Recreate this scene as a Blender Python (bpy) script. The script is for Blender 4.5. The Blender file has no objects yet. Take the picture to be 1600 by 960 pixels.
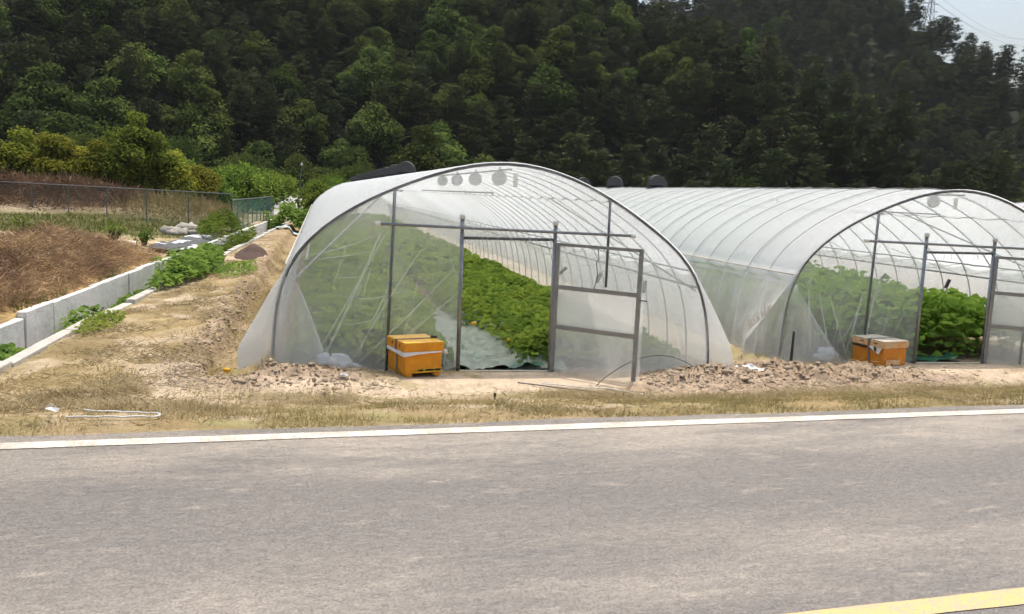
import bpy, math, numpy as np
from mathutils import Vector, Matrix
rng = np.random.default_rng(7)
R = math.radians
scene = bpy.context.scene
col = scene.collection

# ------------------------------------------------------------------ camera
YAW, PITCH, ROLL = R(12.79), R(7.344), R(2.727)
cam_d = bpy.data.cameras.new('camera')
cam = bpy.data.objects.new('camera', cam_d); col.objects.link(cam)
fw = Vector((math.sin(YAW)*math.cos(PITCH), math.cos(YAW)*math.cos(PITCH), -math.sin(PITCH)))
r0 = Vector((math.cos(YAW), -math.sin(YAW), 0)); u0 = r0.cross(fw)
right = r0*math.cos(ROLL) + u0*math.sin(ROLL)
up = u0*math.cos(ROLL) - r0*math.sin(ROLL)
M3 = Matrix((right, up, -fw)).transposed().to_4x4()
M3.translation = Vector((0, 0, 1.6))
cam.matrix_world = M3
cam_d.sensor_width = 36.0; cam_d.lens = 1350/1600*36.0
cam_d.clip_start = 0.1; cam_d.clip_end = 4000
scene.camera = cam

# ------------------------------------------------------------------ light
SUN_AZ, SUN_EL = R(28), R(74)
world = bpy.data.worlds.new('World'); scene.world = world; world.use_nodes = True
wn = world.node_tree; bg = wn.nodes['Background']
sky = wn.nodes.new('ShaderNodeTexSky'); sky.sky_type = 'NISHITA'; sky.sun_disc = False
sky.sun_elevation = SUN_EL; sky.sun_rotation = SUN_AZ
sky.air_density = 1.3; sky.dust_density = 6.0; sky.ozone_density = 1.0
wn.links.new(sky.outputs[0], bg.inputs[0]); bg.inputs[1].default_value = 0.15
sun_d = bpy.data.lights.new('sun', 'SUN'); sun_d.energy = 2.65; sun_d.angle = R(0.53); sun_d.color = (1.0, 0.95, 0.87)
sun = bpy.data.objects.new('sun', sun_d); col.objects.link(sun)
sdir = Vector((math.sin(SUN_AZ)*math.cos(SUN_EL), math.cos(SUN_AZ)*math.cos(SUN_EL), math.sin(SUN_EL)))
sun.rotation_euler = sdir.to_track_quat('Z', 'Y').to_euler()
vs = scene.view_settings
vs.view_transform = 'Standard'; vs.look = 'None'; vs.exposure = 0.36; vs.gamma = 1.0; vs.use_curve_mapping = False
cy = scene.cycles
cy.use_denoising = True; cy.denoiser = 'OPENIMAGEDENOISE'; cy.denoising_input_passes = 'RGB'; cy.transparent_max_bounces = 24; cy.max_bounces = 8; cy.diffuse_bounces = 4; cy.transmission_bounces = 6
cy.sample_clamp_indirect = 6.0

# ------------------------------------------------------------------ noise
def _h(ix, iy, s):
    n = (ix.astype(np.int64)*374761393 + iy.astype(np.int64)*668265263 + s*1442695041) & 0xffffffff
    n = ((n ^ (n >> 13))*1274126177) & 0xffffffff
    return ((n ^ (n >> 16)) & 0xffff)/65535.0
def vn(x, y, s=0):
    x = np.asarray(x, float); y = np.asarray(y, float)
    ix = np.floor(x); iy = np.floor(y); fx = x-ix; fy = y-iy
    fx = fx*fx*(3-2*fx); fy = fy*fy*(3-2*fy)
    a = _h(ix, iy, s); b = _h(ix+1, iy, s); c = _h(ix, iy+1, s); d = _h(ix+1, iy+1, s)
    return (a*(1-fx)+b*fx)*(1-fy)+(c*(1-fx)+d*fx)*fy
def fbm(x, y, o=4, s=0):
    t = 0; a = 1; n = 0
    for k in range(o):
        t = t+a*vn(np.asarray(x)*2**k+17.3*k, np.asarray(y)*2**k-9.1*k, s+k); n += a; a *= .5
    return t/n
def sst(a, b, x):
    t = np.clip((np.asarray(x, float)-a)/(b-a), 0, 1); return t*t*(3-2*t)
def gau(x, y, cx, cy_, sx, sy, rot=0):
    dx = x-cx; dy = y-cy_; c, s = math.cos(rot), math.sin(rot)
    return np.exp(-((dx*c+dy*s)/sx)**2-((-dx*s+dy*c)/sy)**2)

# ------------------------------------------------------------------ materials
def mat(name):
    m = bpy.data.materials.new(name); m.use_nodes = True
    return m, m.node_tree.nodes, m.node_tree.links, m.node_tree.nodes['Principled BSDF']
def plain(name, c, rough=.7, metal=0, var=.25, scale=6, c2=None, bump=0, spec=.4):
    m, N, L, b = mat(name)
    tc = N.new('ShaderNodeTexCoord'); nz = N.new('ShaderNodeTexNoise'); nz.inputs['Scale'].default_value = scale
    nz.inputs['Detail'].default_value = 6; nz.inputs['Roughness'].default_value = .65
    L.new(tc.outputs['Object'], nz.inputs['Vector'])
    rp = N.new('ShaderNodeValToRGB'); rp.color_ramp.elements[0].position = .32; rp.color_ramp.elements[1].position = .68
    d = c2 if c2 else tuple(x*(1-var) for x in c)
    rp.color_ramp.elements[0].color = (*d, 1); rp.color_ramp.elements[1].color = (*c, 1)
    L.new(nz.outputs['Fac'], rp.inputs[0]); L.new(rp.outputs[0], b.inputs['Base Color'])
    b.inputs['Roughness'].default_value = rough; b.inputs['Metallic'].default_value = metal
    b.inputs['Specular IOR Level'].default_value = spec
    if bump:
        bp = N.new('ShaderNodeBump'); bp.inputs['Strength'].default_value = bump; bp.inputs['Distance'].default_value = .02
        n2 = N.new('ShaderNodeTexNoise'); n2.inputs['Scale'].default_value = scale*5; n2.inputs['Detail'].default_value = 5
        L.new(tc.outputs['Object'], n2.inputs['Vector'])
        L.new(n2.outputs['Fac'], bp.inputs['Height']); L.new(bp.outputs[0], b.inputs['Normal'])
    return m
def leafmat(name, c, c2, trans=.35, scale=1.2, rough=.55, obj_rand=True, c3=None, spec=.0):
    """diffuse + translucent leaf; colour varies between plants and in clumps"""
    m, N, L, b = mat(name)
    tc = N.new('ShaderNodeTexCoord'); nz = N.new('ShaderNodeTexNoise'); nz.inputs['Scale'].default_value = scale
    nz.inputs['Detail'].default_value = 5; L.new(tc.outputs['Object'], nz.inputs['Vector'])
    rp = N.new('ShaderNodeValToRGB'); e = rp.color_ramp.elements
    e[0].position = .33; e[1].position = .67; e[0].color = (*c2, 1); e[1].color = (*c, 1)
    if c3:
        k = e.new(.8); k.color = (*c3, 1)
    L.new(nz.outputs['Fac'], rp.inputs[0])
    out = rp.outputs[0]
    if obj_rand:
        oi = N.new('ShaderNodeObjectInfo'); hs = N.new('ShaderNodeHueSaturation')
        mr = N.new('ShaderNodeMapRange'); mr.inputs[3].default_value = .62; mr.inputs[4].default_value = 1.3
        L.new(oi.outputs['Random'], mr.inputs[0]); L.new(mr.outputs[0], hs.inputs['Value'])
        m2 = N.new('ShaderNodeMath'); m2.operation = 'MULTIPLY'; m2.inputs[1].default_value = 7.31
        m3 = N.new('ShaderNodeMath'); m3.operation = 'FRACT'; L.new(oi.outputs['Random'], m2.inputs[0]); L.new(m2.outputs[0], m3.inputs[0])
        mh = N.new('ShaderNodeMapRange'); mh.inputs[3].default_value = .478; mh.inputs[4].default_value = .515
        L.new(m3.outputs[0], mh.inputs[0]); L.new(mh.outputs[0], hs.inputs['Hue'])
        L.new(out, hs.inputs['Color']); out = hs.outputs[0]
    L.new(out, b.inputs['Base Color']); b.inputs['Roughness'].default_value = rough
    b.inputs['Specular IOR Level'].default_value = spec
    tr = N.new('ShaderNodeBsdfTranslucent'); L.new(out, tr.inputs[0])
    mx = N.new('ShaderNodeMixShader'); mx.inputs[0].default_value = trans
    L.new(b.outputs[0], mx.inputs[1]); L.new(tr.outputs[0], mx.inputs[2])
    L.new(mx.outputs[0], N['Material Output'].inputs[0])
    return m
def filmmat(name, op, tint=(.86, .88, .88), attr=False, noise=.25, nscale=(1.5, 1.5, 1.5), trans=.55, gloss=.06):
    m, N, L, b = mat(name); N.remove(b)
    tc = N.new('ShaderNodeTexCoord'); mp = N.new('ShaderNodeMapping'); mp.inputs['Scale'].default_value = nscale
    nz = N.new('ShaderNodeTexNoise'); nz.inputs['Scale'].default_value = 1; nz.inputs['Detail'].default_value = 6
    nz.inputs['Roughness'].default_value = .6
    L.new(tc.outputs['Object'], mp.inputs[0]); L.new(mp.outputs[0], nz.inputs['Vector'])
    mr = N.new('ShaderNodeMapRange'); mr.inputs[1].default_value = .3; mr.inputs[2].default_value = .7
    mr.inputs[3].default_value = op*(1-noise); mr.inputs[4].default_value = min(.99, op*(1+noise))
    L.new(nz.outputs['Fac'], mr.inputs[0]); fac = mr.outputs[0]
    if attr:
        at = N.new('ShaderNodeAttribute'); at.attribute_name = 'op'
        ad = N.new('ShaderNodeMath'); ad.operation = 'ADD'; ad.use_clamp = True
        L.new(fac, ad.inputs[0]); L.new(at.outputs['Fac'], ad.inputs[1]); fac = ad.outputs[0]
    tp = N.new('ShaderNodeBsdfTransparent'); tp.inputs[0].default_value = (.97, .98, .98, 1)
    df = N.new('ShaderNodeBsdfDiffuse'); df.inputs[0].default_value = (*tint, 1)
    tl = N.new('ShaderNodeBsdfTranslucent'); tl.inputs[0].default_value = (*tint, 1)
    m1 = N.new('ShaderNodeMixShader'); m1.inputs[0].default_value = trans
    L.new(df.outputs[0], m1.inputs[1]); L.new(tl.outputs[0], m1.inputs[2])
    gl = N.new('ShaderNodeBsdfGlossy'); gl.inputs['Roughness'].default_value = .22
    m2 = N.new('ShaderNodeMixShader'); m2.inputs[0].default_value = gloss
    L.new(m1.outputs[0], m2.inputs[1]); L.new(gl.outputs[0], m2.inputs[2])
    m3 = N.new('ShaderNodeMixShader'); L.new(fac, m3.inputs[0]); L.new(tp.outputs[0], m3.inputs[1]); L.new(m2.outputs[0], m3.inputs[2])
    bp = N.new('ShaderNodeBump'); bp.inputs['Strength'].default_value = .25; bp.inputs['Distance'].default_value = .03
    L.new(nz.outputs['Fac'], bp.inputs['Height'])
    for s in (df, tl, gl): L.new(bp.outputs[0], s.inputs['Normal'])
    L.new(m3.outputs[0], N['Material Output'].inputs[0])
    return m
def netmat(name, c, cover):
    m, N, L, b = mat(name)
    tc = N.new('ShaderNodeTexCoord'); w = N.new('ShaderNodeTexNoise'); w.inputs['Scale'].default_value = 1.3
    L.new(tc.outputs['Object'], w.inputs['Vector'])
    mr = N.new('ShaderNodeMapRange'); mr.inputs[3].default_value = cover*.7; mr.inputs[4].default_value = cover*1.3
    L.new(w.outputs['Fac'], mr.inputs[0])
    b.inputs['Base Color'].default_value = (*c, 1); b.inputs['Roughness'].default_value = .7
    tp = N.new('ShaderNodeBsdfTransparent'); mx = N.new('ShaderNodeMixShader')
    L.new(mr.outputs[0], mx.inputs[0]); L.new(tp.outputs[0], mx.inputs[1]); L.new(b.outputs[0], mx.inputs[2])
    L.new(mx.outputs[0], N['Material Output'].inputs[0])
    return m
def groundmat():
    m, N, L, b = mat('soil_and_sand')
    at = N.new('ShaderNodeAttribute'); at.attribute_name = 'Col'
    tc = N.new('ShaderNodeTexCoord')
    n1 = N.new('ShaderNodeTexNoise'); n1.inputs['Scale'].default_value = 3.5; n1.inputs['Detail'].default_value = 8; n1.inputs['Roughness'].default_value = .7
    n2 = N.new('ShaderNodeTexNoise'); n2.inputs['Scale'].default_value = 38; n2.inputs['Detail'].default_value = 5; n2.inputs['Roughness'].default_value = .7
    L.new(tc.outputs['Object'], n1.inputs['Vector']); L.new(tc.outputs['Object'], n2.inputs['Vector'])
    r1 = N.new('ShaderNodeMapRange'); r1.inputs[1].default_value = .3; r1.inputs[2].default_value = .7; r1.inputs[3].default_value = .72; r1.inputs[4].default_value = 1.22
    r2 = N.new('ShaderNodeMapRange'); r2.inputs[1].default_value = .3; r2.inputs[2].default_value = .7; r2.inputs[3].default_value = .74; r2.inputs[4].default_value = 1.2
    L.new(n1.outputs['Fac'], r1.inputs[0]); L.new(n2.outputs['Fac'], r2.inputs[0])
    mu = N.new('ShaderNodeMath'); mu.operation = 'MULTIPLY'; L.new(r1.outputs[0], mu.inputs[0]); L.new(r2.outputs[0], mu.inputs[1])
    vm = N.new('ShaderNodeVectorMath'); vm.operation = 'SCALE'; L.new(at.outputs['Color'], vm.inputs[0]); L.new(mu.outputs[0], vm.inputs['Scale'])
    L.new(vm.outputs[0], b.inputs['Base Color']); b.inputs['Roughness'].default_value = .95; b.inputs['Specular IOR Level'].default_value = .1
    bp = N.new('ShaderNodeBump'); bp.inputs['Strength'].default_value = .6; bp.inputs['Distance'].default_value = .025
    L.new(n2.outputs['Fac'], bp.inputs['Height']); L.new(bp.outputs[0], b.inputs['Normal'])
    return m
def roadmat():
    m, N, L, b = mat('dusty_asphalt')
    tc = N.new('ShaderNodeTexCoord')
    def noise(sc, vec, det=6, ro=.6):
        mp = N.new('ShaderNodeMapping'); mp.inputs['Scale'].default_value = vec; L.new(tc.outputs['Object'], mp.inputs[0])
        n = N.new('ShaderNodeTexNoise'); n.inputs['Scale'].default_value = sc; n.inputs['Detail'].default_value = det; n.inputs['Roughness'].default_value = ro
        L.new(mp.outputs[0], n.inputs['Vector']); return n.outputs['Fac']
    def rng_(s, a, b_, c, d):
        r = N.new('ShaderNodeMapRange'); r.inputs[1].default_value = a; r.inputs[2].default_value = b_; r.inputs[3].default_value = c; r.inputs[4].default_value = d
        L.new(s, r.inputs[0]); return r.outputs[0]
    def mth(op, a, b_):
        k = N.new('ShaderNodeMath'); k.operation = op
        for i, v in enumerate((a, b_)):
            if isinstance(v, (int, float)): k.inputs[i].default_value = v
            else: L.new(v, k.inputs[i])
        return k.outputs[0]
    sx = N.new('ShaderNodeSeparateXYZ'); L.new(tc.outputs['Object'], sx.inputs[0]); ty = sx.outputs[1]
    # dust: a pale band inside the edge line, one along the middle of the lane, thin in the wheel tracks
    wob = mth('ADD', ty, mth('MULTIPLY', noise(.35, (1, 1, 1), 3), .8))
    fc = N.new('ShaderNodeFloatCurve'); cv = fc.mapping.curves[0]
    pts = [(0, .12), (.18, .08), (.3, .12), (.42, .42), (.52, .30), (.62, .12), (.72, .14), (.80, .5), (.9, .72), (.96, .55), (1, .2)]
    cv.points[0].location = pts[0]; cv.points[1].location = pts[-1]
    for p in pts[1:-1]: cv.points.new(*p)
    fc.mapping.update()
    L.new(rng_(wob, -4.0, .7, 0, 1), fc.inputs['Value'])
    band = fc.outputs[0]
    d1 = noise(1.6, (.35, 1.5, 1), 8, .7); d2 = noise(5.5, (.5, 1.6, 1), 5, .6)
    spots = rng_(d2, .58, .70, 0, .8)
    dust = mth('ADD', mth('MULTIPLY', band, rng_(d1, .35, .68, .1, 1.7)), mth('MULTIPLY', spots, rng_(noise(.5, (1, 1, 1), 2), .4, .65, 0, 1)))
    fine = noise(260, (1, 1, 1), 3, .8); mid = noise(70, (1, 1, 1), 4, .7)
    agg = mth('MULTIPLY', mth('MULTIPLY', rng_(fine, .36, .64, .7, 1.3), rng_(mid, .38, .62, .74, 1.24)), rng_(noise(22, (.7, 1.3, 1), 5, .75), .36, .64, .82, 1.17))
    cl = N.new('ShaderNodeMix'); cl.data_type = 'RGBA'; cl.clamp_factor = True
    L.new(dust, cl.inputs[0]); cl.inputs[6].default_value = (.165, .155, .146, 1); cl.inputs[7].default_value = (.35, .312, .265, 1)
    vm = N.new('ShaderNodeVectorMath'); vm.operation = 'SCALE'; L.new(cl.outputs[2], vm.inputs[0]); L.new(agg, vm.inputs['Scale'])
    L.new(vm.outputs[0], b.inputs['Base Color']); b.inputs['Roughness'].default_value = .88; b.inputs['Specular IOR Level'].default_value = .25
    bp = N.new('ShaderNodeBump'); bp.inputs['Strength'].default_value = .5; bp.inputs['Distance'].default_value = .006
    L.new(mth('ADD', fine, mid), bp.inputs['Height']); L.new(bp.outputs[0], b.inputs['Normal'])
    return m
def paintmat(name, c, wear):
    m, N, L, b = mat(name)
    tc = N.new('ShaderNodeTexCoord')
    n1 = N.new('ShaderNodeTexNoise'); n1.inputs['Scale'].default_value = 3; n1.inputs['Detail'].default_value = 8; n1.inputs['Roughness'].default_value = .75
    n2 = N.new('ShaderNodeTexNoise'); n2.inputs['Scale'].default_value = 120; n2.inputs['Detail'].default_value = 3
    L.new(tc.outputs['Object'], n1.inputs['Vector']); L.new(tc.outputs['Object'], n2.inputs['Vector'])
    ad = N.new('ShaderNodeMath'); ad.operation = 'ADD'; L.new(n1.outputs['Fac'], ad.inputs[0]); L.new(n2.outputs['Fac'], ad.inputs[1])
    rp = N.new('ShaderNodeValToRGB'); e = rp.color_ramp.elements
    e[0].position = wear; e[0].color = (.38, .33, .26, 1); e[1].position = wear+.09; e[1].color = (*c, 1)
    hv = N.new('ShaderNodeMath'); hv.operation = 'MULTIPLY'; hv.inputs[1].default_value = .5; L.new(ad.outputs[0], hv.inputs[0])
    L.new(hv.outputs[0], rp.inputs[0]); L.new(rp.outputs[0], b.inputs['Base Color']); b.inputs['Roughness'].default_value = .7
    return m

M_ground = groundmat(); M_road = roadmat()
M_white_line = paintmat('white_paint', (.62, .60, .54), .455); M_yellow_line = paintmat('yellow_paint', (.58, .42, .14), .44)
M_roof = filmmat('roof_film', .92, (.90, .93, .955), noise=.05, nscale=(1, .8, 1), trans=.62, gloss=.06)
M_side = filmmat('side_film', .62, (.89, .90, .89), attr=True, noise=.2, nscale=(5, 5, .7), trans=.58)
M_front = filmmat('front_film', .26, (.88, .90, .88), attr=True, noise=.22, nscale=(2.2, 2, 1.0), trans=.5)
M_flap = filmmat('loose_film', .42, (.88, .90, .89), attr=True, noise=.35, nscale=(9, 6, .9), trans=.5, gloss=.1)
M_bunch = filmmat('bunched_film', .48, (.9, .92, .92), noise=.6, nscale=(14, 14, 5), trans=.4, gloss=.15)
M_galv = plain('galvanised_pipe', (.34, .35, .36), .45, .75, .35, 14)
M_hoop = plain('grey_hoop_pipe', (.62, .63, .64), .5, .1, .2, 10)
M_dark_galv = plain('weathered_pipe', (.17, .175, .185), .55, .5, .4, 14)
M_wire = plain('black_wire', (.02, .02, .02), .5)
M_rope = plain('pale_rope', (.55, .52, .46), .8)
M_twine = plain('white_twine', (.75, .73, .68), .7)
M_black = plain('black_hood', (.028, .028, .03), .55, 0, .4, 20)
M_hoodface = plain('hood_grille', (.075, .073, .07), .8, 0, .35, 60)
M_ventcap = plain('grey_disc', (.50, .51, .53), .6)
M_conc = plain('concrete', (.74, .73, .70), .9, 0, .28, 2.2, bump=.3)
M_conc2 = plain('kerb_concrete', (.54, .51, .45), .9, 0, .3, 5, bump=.4)
M_hive = plain('yellow_hive_paint', (.82, .34, .008), .5, 0, .18, 16, c2=(.58, .21, .012), bump=.15)
M_hive_lit_top = plain('sunlit_hive_yellow', (.88, .46, .012), .4, 0, .15, 7)  # hive yellow made paler, sunlight on the lid top put into its colour
M_hive2 = plain('orange_hive_paint', (.66, .24, .015), .5, 0, .22, 11, bump=.1)
M_hive2b = plain('flaking_orange_paint', (.66, .25, .02), .6, 0, .2, 26, c2=(.62, .55, .38))
M_strap = plain('grey_strap', (.16, .15, .15), .6)
M_cloth = plain('white_cloth', (.78, .76, .72), .9)
M_slot = plain('dark_slot', (.015, .014, .012), .9)
M_yellowtrim = plain('yellow_trim', (.82, .52, .03), .5)
M_palewood = plain('worn_white_wood', (.62, .56, .44), .8, 0, .4, 15)
M_sheet = plain('green_ground_sheet', (.38, .38, .30), .4, 0, .3, 9, c2=(.12, .20, .14), bump=.5)
M_sheet2 = plain('dark_green_sheet', (.015, .11, .06), .4, 0, .4, 8)
M_bark = plain('bark', (.075, .055, .042), .95, 0, .4, 4)
M_soilpile = plain('dark_soil', (.10, .062, .045), .95, 0, .5, 3, bump=.5)
M_rock = plain('grey_rock', (.42, .39, .33), .9, 0, .4, 4, bump=.4)
M_mulch = plain('black_mulch_film', (.06, .065, .07), .35, 0, .4, 3, c2=(.16, .16, .16))
M_whitefilm = plain('white_mulch_film', (.78, .78, .78), .5, 0, .2, 4)
M_fence = plain('fence_pipe', (.16, .19, .18), .6, .2)
M_dnet = netmat('chain_link', (.04, .055, .05), .34)
M_gnet = netmat('green_net', (.03, .15, .11), .5)
M_clod = plain('soil_clod', (.45, .355, .255), .95, 0, .45, 7, bump=.5)
M_steel = plain('pylon_steel', (.30, .31, .33), .6, .2)
M_pvc = plain('white_pvc_hose', (.72, .72, .70), .5)
M_melon = plain('melon_skin', (.80, .45, .02), .5, 0, .2, 20)
M_lamp = plain('lamp_head', (.7, .7, .68), .5)
L_pine = leafmat('pine_needles', (.095, .115, .050), (.036, .049, .026), .12, .5)
L_broad = leafmat('broad_leaves', (.130, .172, .042), (.050, .076, .023), .25, .45)
L_yel = leafmat('yellow_green_leaves', (.30, .31, .045), (.13, .16, .03), .4, .9, c3=(.38, .27, .05))
L_bush = leafmat('bush_leaves', (.21, .29, .05), (.085, .14, .028), .4, 1.2)
L_weed = leafmat('weed_leaves', (.26, .38, .075), (.10, .18, .04), .4, 2.5, obj_rand=False)
L_crop = leafmat('melon_leaves', (.36, .46, .075), (.13, .22, .04), .45, 3.2, obj_rand=False, c3=(.50, .54, .12))
L_crop2 = leafmat('crop_leaves', (.34, .50, .08), (.13, .25, .04), .45, 3.0, obj_rand=False)
L_fgrass = leafmat('field_grass_blades', (.14, .145, .045), (.07, .08, .026), .3, 1.2, obj_rand=False)
L_dry = leafmat('dry_grass', (.46, .38, .23), (.28, .22, .12), .25, 2.5, obj_rand=False, rough=.8)
L_turf = leafmat('verge_grass', (.44, .35, .18), (.20, .18, .07), .3, 2.2, obj_rand=False, rough=.8)
L_brown = leafmat('brown_litter', (.46, .325, .185), (.19, .12, .08), .2, 1.0, obj_rand=False, rough=.85, c3=(.60, .49, .30))
L_brush = leafmat('dead_brush', (.26, .17, .105), (.11, .07, .045), .15, 1.2, obj_rand=False, rough=.9)

# ------------------------------------------------------------------ builders
def link(o, parent=None):
    col.objects.link(o)
    if parent is not None: o.parent = parent
    return o
def tag(o, label=None, cat=None, group=None, kind=None):
    if label: o['label'] = label
    if cat: o['category'] = cat
    if group: o['group'] = group
    if kind: o['kind'] = kind
    return o
def thing(name, label, cat, loc=(0, 0, 0), rz=0, group=None):
    o = bpy.data.objects.new(name, None); o.empty_display_size = .2; o.location = loc; o.rotation_euler = (0, 0, rz)
    return tag(link(o), label, cat, group)
def mesh_np(name, V, F, m, smooth=False, attrs=None):
    """V (n,3); F (k,3|4) int array"""
    V = np.asarray(V, np.float32); F = np.asarray(F, np.int32); k = F.shape[1]
    me = bpy.data.meshes.new(name)
    me.vertices.add(len(V)); me.vertices.foreach_set('co', V.ravel())
    me.loops.add(F.size); me.loops.foreach_set('vertex_index', F.ravel())
    me.polygons.add(len(F)); me.polygons.foreach_set('loop_start', np.arange(0, F.size, k, dtype=np.int32))
    if smooth: me.polygons.foreach_set('use_smooth', np.ones(len(F), bool))
    me.update(calc_edges=True)
    if attrs:
        for an, (typ, data) in attrs.items():
            a = me.attributes.new(an, typ, 'POINT')
            a.data.foreach_set('color' if typ == 'FLOAT_COLOR' else 'value', np.asarray(data, np.float32).ravel())
    if m: me.materials.append(m)
    return me
def obj_np(name, V, F, m, parent=None, **k):
    return link(bpy.data.objects.new(name, mesh_np(name, V, F, m, **k)), parent)
class MB:
    def __init__(s): s.v = []; s.f = []
    def add(s, vs_, fs):
        n = len(s.v); s.v += [tuple(p) for p in vs_]; s.f += [tuple(i+n for i in q) for q in fs]; return s
    def box(s, c, d, rot=None):
        x, y, z = d[0]/2, d[1]/2, d[2]/2
        P = [Vector((a*x, b*y, e*z)) for a in (-1, 1) for b in (-1, 1) for e in (-1, 1)]
        if rot is not None: P = [rot @ p for p in P]
        P = [p+Vector(c) for p in P]
        return s.add(P, [(0, 1, 3, 2), (4, 6, 7, 5), (0, 4, 5, 1), (2, 3, 7, 6), (0, 2, 6, 4), (1, 5, 7, 3)])
    def tube(s, pts, r, n=6, caps=True):
        pts = [Vector(p) for p in pts]; rs = r if isinstance(r, (list, tuple)) else [r]*len(pts)
        ring = []; prev = None
        for i, p in enumerate(pts):
            t = (pts[min(i+1, len(pts)-1)]-pts[max(i-1, 0)])
            t = t.normalized() if t.length > 1e-9 else Vector((0, 0, 1))
            if prev is None:
                a = Vector((0, 0, 1)) if abs(t.z) < .9 else Vector((1, 0, 0)); u = t.cross(a).normalized()
            else: u = (prev-t*prev.dot(t)).normalized()
            prev = u; w = t.cross(u)
            ring += [p+(u*math.cos(2*math.pi*k/n)+w*math.sin(2*math.pi*k/n))*rs[i] for k in range(n)]
        F = [(i*n+k, i*n+(k+1) % n, (i+1)*n+(k+1) % n, (i+1)*n+k) for i in range(len(pts)-1) for k in range(n)]
        if caps: F += [tuple(range(n-1, -1, -1)), tuple((len(pts)-1)*n+k for k in range(n))]
        return s.add(ring, F)
    def mesh(s, name, m, smooth=False):
        me = bpy.data.meshes.new(name); me.from_pydata(s.v, [], s.f); me.update()
        if smooth: me.polygons.foreach_set('use_smooth', [True]*len(me.polygons))
        me.materials.append(m); return me
    def build(s, name, m, parent=None, smooth=False):
        return link(bpy.data.objects.new(name, s.mesh(name, m, smooth)), parent)
def bevel(o, w=.006, seg=2):
    b = o.modifiers.new('bevel', 'BEVEL'); b.width = w; b.segments = seg; b.limit_method = 'ANGLE'; return o
def norm(a): return a/np.maximum(np.linalg.norm(a, axis=1, keepdims=True), 1e-9)
def leaf_quads(P, D, W, ln, wd):
    """rhomb leaf: P base (n,3), D unit length direction, W unit width direction"""
    ln = np.asarray(ln)[:, None]; wd = np.asarray(wd)[:, None]
    V = np.stack([P, P+D*ln*.45+W*wd*.5, P+D*ln, P+D*ln*.45-W*wd*.5], 1).reshape(-1, 3)
    return V, np.arange(len(V)).reshape(-1, 4)
def rand_dirs(n, upbias=0, flat=1.0):
    d = rng.normal(size=(n, 3)); d[:, 2] = d[:, 2]*flat+upbias; return norm(d)
def perp(D):
    a = rng.normal(size=D.shape); return norm(np.cross(D, a))
def fold_leaves(P, D, up_, ln, wd, fold=.25):
    """six-point leaf bent along its midrib, two quads each"""
    S = norm(np.cross(D, up_)); Nn = norm(np.cross(S, D)); ln = np.asarray(ln)[:, None]; wd = np.asarray(wd)[:, None]
    base = P; tip = P+D*ln-Nn*ln*.18; m1 = P+D*ln*.3; m2 = P+D*ln*.72-Nn*ln*.05
    a = m1+S*wd*.5+Nn*wd*fold; b = m2+S*wd*.38+Nn*wd*fold*.7; c = m1-S*wd*.5+Nn*wd*fold; d = m2-S*wd*.38+Nn*wd*fold*.7
    V = np.stack([base, a, b, tip, d, c], 1).reshape(-1, 3); i = np.arange(len(P))[:, None]*6
    F = np.concatenate([i+np.array([[0, 1, 2, 3]]), i+np.array([[0, 3, 4, 5]])])
    return V, F

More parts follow.
